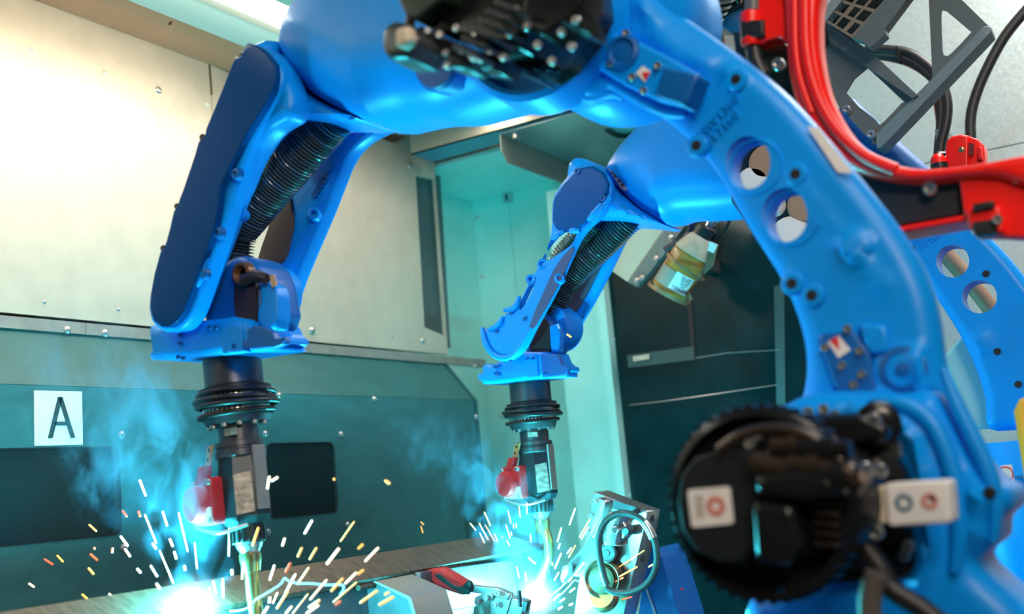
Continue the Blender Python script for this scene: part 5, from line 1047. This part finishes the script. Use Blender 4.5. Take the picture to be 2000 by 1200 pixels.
farS = Z(880, 850, 3.428, [(835,490,795,605),(742,620,715,718),(935,560,862,688),(838,738,790,822),(742,790,697,897),(905,800,850,885),(895,850,830,935),(1300,772,1115,893),(1253,882,1130,950),(1160,955,1088,990),(950,1125,893,1142),(1215,1085,1145,1103),(835,1025,795,1055),(955,1015,928,1032),(1080,1045,1030,1085),(1360,865,1325,885),(510,455,512,530),(457,475,467,555),(385,505,405,595),(225,515,268,610),(370,600,400,695),(535,665,537,720),(190,590,262,720),(230,600,297,715),(290,660,345,775),(195,655,255,785),(130,590,170,640),(280,765,310,810),(80,820,100,835),(0,730,40,765),(255,930,315,1010),(520,820,570,865),(105,900,130,915),(735,725,720,765),(900,955,865,980),(925,615,875,700),(680,850,682,875),(660,900,655,925),(725,920,695,975),(815,955,790,985),(1180,1070,1125,1075),(765,1095,730,1120),(735,1065,690,1110),(750,1150,720,1170),(820,1130,795,1142),(640,1035,636,1070),(405,650,408,675),(438,590,440,622),(420,595,422,628),(345,680,350,692),(375,705,398,745),(195,915,225,935),(440,880,460,960),(810,755,780,795),(500,920,508,985)])
farS += [((1107, 653), (1116, 659)), ((822, 1020), (828, 1026)), ((750, 938), (758, 944)), ((566, 802), (573, 812)), ((822, 1028), (826, 1042))]
_unit = {}
def spark(a, b, y, w, m, label, group):  # glowing rod as long as the light trail of the flying spark
    if m.name not in _unit:
        V, F = lathe_data((0, 0, -0.5), (0, 0, 1), [(0.3, 0), (0.8, 0.02), (1, 0.06), (1, 0.94), (0.75, 0.98), (0.25, 1.0)], 8)
        me = bpy.data.meshes.new('spark'); me.from_pydata([tuple(v) for v in V], [], F); me.update(); me.materials.append(m); _unit[m.name] = me
    p, q_ = PY(y).hit(*a), PY(y).hit(*b); d = Vector(q_-p)
    o = bpy.data.objects.new('weld_spark', _unit[m.name]); COL.objects.link(o)
    o.location = Vector((p+q_)/2); o.rotation_euler = d.to_track_quat('Z', 'Y').to_euler(); o.scale = (w, w, max(d.length, 2*w))
    return tag(o, label, 'spark', group)
for L_s, cx_, cy_, yy, far in ((nearS, 370, 1165, YN, 0), (farS, 1045, 1170, YF, 1)):
    for a, b in L_s:
        dist = math.hypot((a[0]+b[0])/2-cx_, (a[1]+b[1])/2-cy_); ln = math.hypot(a[0]-b[0], a[1]-b[1])
        k = random.random()
        if far == 0: m = SPW if (dist < 170 or k < 0.25) else (SPY if k < 0.75 or ln > 25 else SPR)
        else: m = SPW if (dist < 105 and a[0] < 1045) or k < 0.2 else (SPY if k < 0.85 else SPR)
        col = {'white_hot_spark': 'white-hot', 'yellow_hot_spark': 'glowing yellow', 'red_hot_spark': 'dull red-hot'}[m.name]
        where = 'around the weld arc of the far torch' if far else 'around the weld arc of the front torch'
        w = (0.0019 if far else 0.0021)*(0.75 if ln > 45 else 1.0)*random.uniform(0.8, 1.1)
        if far and a[0] < 1040: w *= 0.7
        spark(a, b, yy+random.uniform(-0.08, 0.05)-0.02, w, m, f'{col} spark flying {where}', f'{col} sparks {where}')
# curling light trails of sparks, built as thin emissive tubes
TRAIL = mat('spark_trail_glow', (0.2, 0.6, 0.9), emit=(0.30, 0.80, 1.0), estr=1.2)
for nm, y, P_, r in (('near', YN-0.03, [(450, 1195), (480, 1190), (500, 1172), (520, 1160), (548, 1142), (556, 1130), (566, 1136), (585, 1140), (606, 1140), (640, 1143), (668, 1143), (671, 1152), (664, 1162)], .0016),
                     ('far', YF-0.03, [(1064, 1166), (1084, 1158), (1104, 1140), (1124, 1120), (1136, 1106), (1148, 1102), (1160, 1112), (1180, 1118)], .0011),
                     ('far', YF-0.02, [(1092, 1165), (1108, 1150), (1122, 1134), (1130, 1136), (1138, 1126), (1136, 1116)], .0010)):
    tag(tube('spark_trail', pts(y, P_), r, TRAIL, None, sm=5, seg=8), {'near': 'thin pale spark light trail curling right of the front torch neck', 'far': 'thin blue spark light trail curling beside the far weld arc'}[nm], 'wire', None if nm == 'near' else 'spark light trails by the far arc')

def smoke(name, lo, hi, arc_loc, k, label, lean, wid, seed, glow):
    m = bpy.data.materials.new(name); m.use_nodes = True; nt = m.node_tree; nt.nodes.clear()
    N = nt.nodes.new; out = N('ShaderNodeOutputMaterial'); vp = N('ShaderNodeVolumePrincipled')
    vp.inputs['Color'].default_value = (0.30, 0.68, 1.0, 1); vp.inputs['Anisotropy'].default_value = 0.1
    geo = N('ShaderNodeTexCoord'); 
    def math_(op, a, b=None, c=None):
        n = N('ShaderNodeMath'); n.operation = op
        for i, v in enumerate((a, b, c)):
            if v is None: continue
            if isinstance(v, (int, float)): n.inputs[i].default_value = v
            else: nt.links.new(v, n.inputs[i])
        return n.outputs[0]
    sp = N('ShaderNodeSeparateXYZ'); nt.links.new(geo.outputs['Object'], sp.inputs[0])
    x, y, z = sp.outputs
    h = math_('MAXIMUM', z, 0.0)
    # plume axis leans with height and spreads
    ax = math_('MULTIPLY', h, lean[0]); ay = math_('MULTIPLY', h, lean[1])
    wd = math_('ADD', math_('MULTIPLY', h, wid[1]), wid[0])
    mp = N('ShaderNodeMapping'); mp.inputs['Location'].default_value = (seed, seed*0.7, 0); mp.inputs['Scale'].default_value = (1, 1, 0.62)
    nt.links.new(geo.outputs['Object'], mp.inputs[0])
    nz = N('ShaderNodeTexNoise'); nz.inputs['Scale'].default_value = 15; nz.inputs['Detail'].default_value = 6; nz.inputs['Roughness'].default_value = 0.62; nz.inputs['Distortion'].default_value = 1.1
    nt.links.new(mp.outputs[0], nz.inputs['Vector'])
    nz2 = N('ShaderNodeTexNoise'); nz2.inputs['Scale'].default_value = 4.5; nz2.inputs['Detail'].default_value = 2; nt.links.new(mp.outputs[0], nz2.inputs['Vector'])
    wob = math_('MULTIPLY', math_('SUBTRACT', nz2.outputs['Fac'], 0.5), 0.30)
    dx = math_('ADD', math_('SUBTRACT', x, ax), wob); dy = math_('SUBTRACT', y, ay)
    r2 = math_('DIVIDE', math_('SQRT', math_('ADD', math_('MULTIPLY', dx, dx), math_('MULTIPLY', dy, dy))), wd)
    core = math_('MAXIMUM', math_('SUBTRACT', 1.0, r2), 0.0)
    top = math_('MINIMUM', math_('MAXIMUM', math_('DIVIDE', math_('SUBTRACT', hi[2]-arc_loc[2]-0.01, z), 0.28), 0.0), 1.0)
    low = math_('MINIMUM', math_('MAXIMUM', math_('DIVIDE', math_('ADD', z, 0.03), 0.05), 0.0), 1.0)
    nzc = math_('MULTIPLY', math_('MAXIMUM', math_('SUBTRACT', nz.outputs['Fac'], 0.52), 0.0), 9.0)
    den = math_('MULTIPLY', math_('MULTIPLY', math_('MULTIPLY', core, nzc), math_('MULTIPLY', top, low)), k)
    # emissive ball round the arc, standing in for its glare
    rr0 = math_('SQRT', math_('ADD', math_('ADD', math_('MULTIPLY', x, x), math_('MULTIPLY', y, y)), math_('MULTIPLY', z, z)))
    rr = rr0
    gl = math_('POWER', math_('MAXIMUM', math_('SUBTRACT', 1.0, math_('DIVIDE', rr, glow[0])), 0.0), 2.6)
    den = math_('MULTIPLY', den, math_('MINIMUM', math_('MULTIPLY', rr, 5.0), 1.0))
    nt.links.new(den, vp.inputs['Density'])
    vp.inputs['Emission Color'].default_value = (0.55, 0.88, 1.0, 1)
    nt.links.new(math_('MULTIPLY', gl, glow[1]), vp.inputs['Emission Strength'])
    nt.links.new(vp.outputs[0], out.inputs['Volume'])
    lo, hi = np.array(lo), np.array(hi)
    bm = bmesh.new(); bmesh.ops.create_icosphere(bm, subdivisions=3, radius=1.0)
    c = (lo+hi)/2-np.array(arc_loc); s = (hi-lo)/2*1.12
    for v in bm.verts:
        n = v.co.copy(); p = 0.35; v.co = Vector([c[i]+s[i]*math.copysign(abs(n[i])**0.72, n[i]) for i in range(3)])
    me = bpy.data.meshes.new('smoke'); bm.to_mesh(me); bm.free()
    o = link('welding_smoke', me, m); o.location = arc_loc
    return tag(o, label, 'smoke', None, 'stuff')
smoke('smoke_near', (-1.68, 1.08, 0.93), (-1.22, 1.48, 1.52), ARC_N, 17, 'billowing blue welding smoke rising in front of the A sign wall', (-0.30, -0.04), (0.045, 0.36), 3.1, (0.075, 120))
smoke('smoke_far', (-1.75, 2.10, 0.84), (-1.15, 2.52, 1.36), ARC_F, 24, 'drifting blue welding smoke left of the far torch', (-0.55, 0.15), (0.06, 0.36), 8.4, (0.068, 115))
scene.cycles.volume_step_rate = 2.0
scene.cycles.volume_max_steps = 256
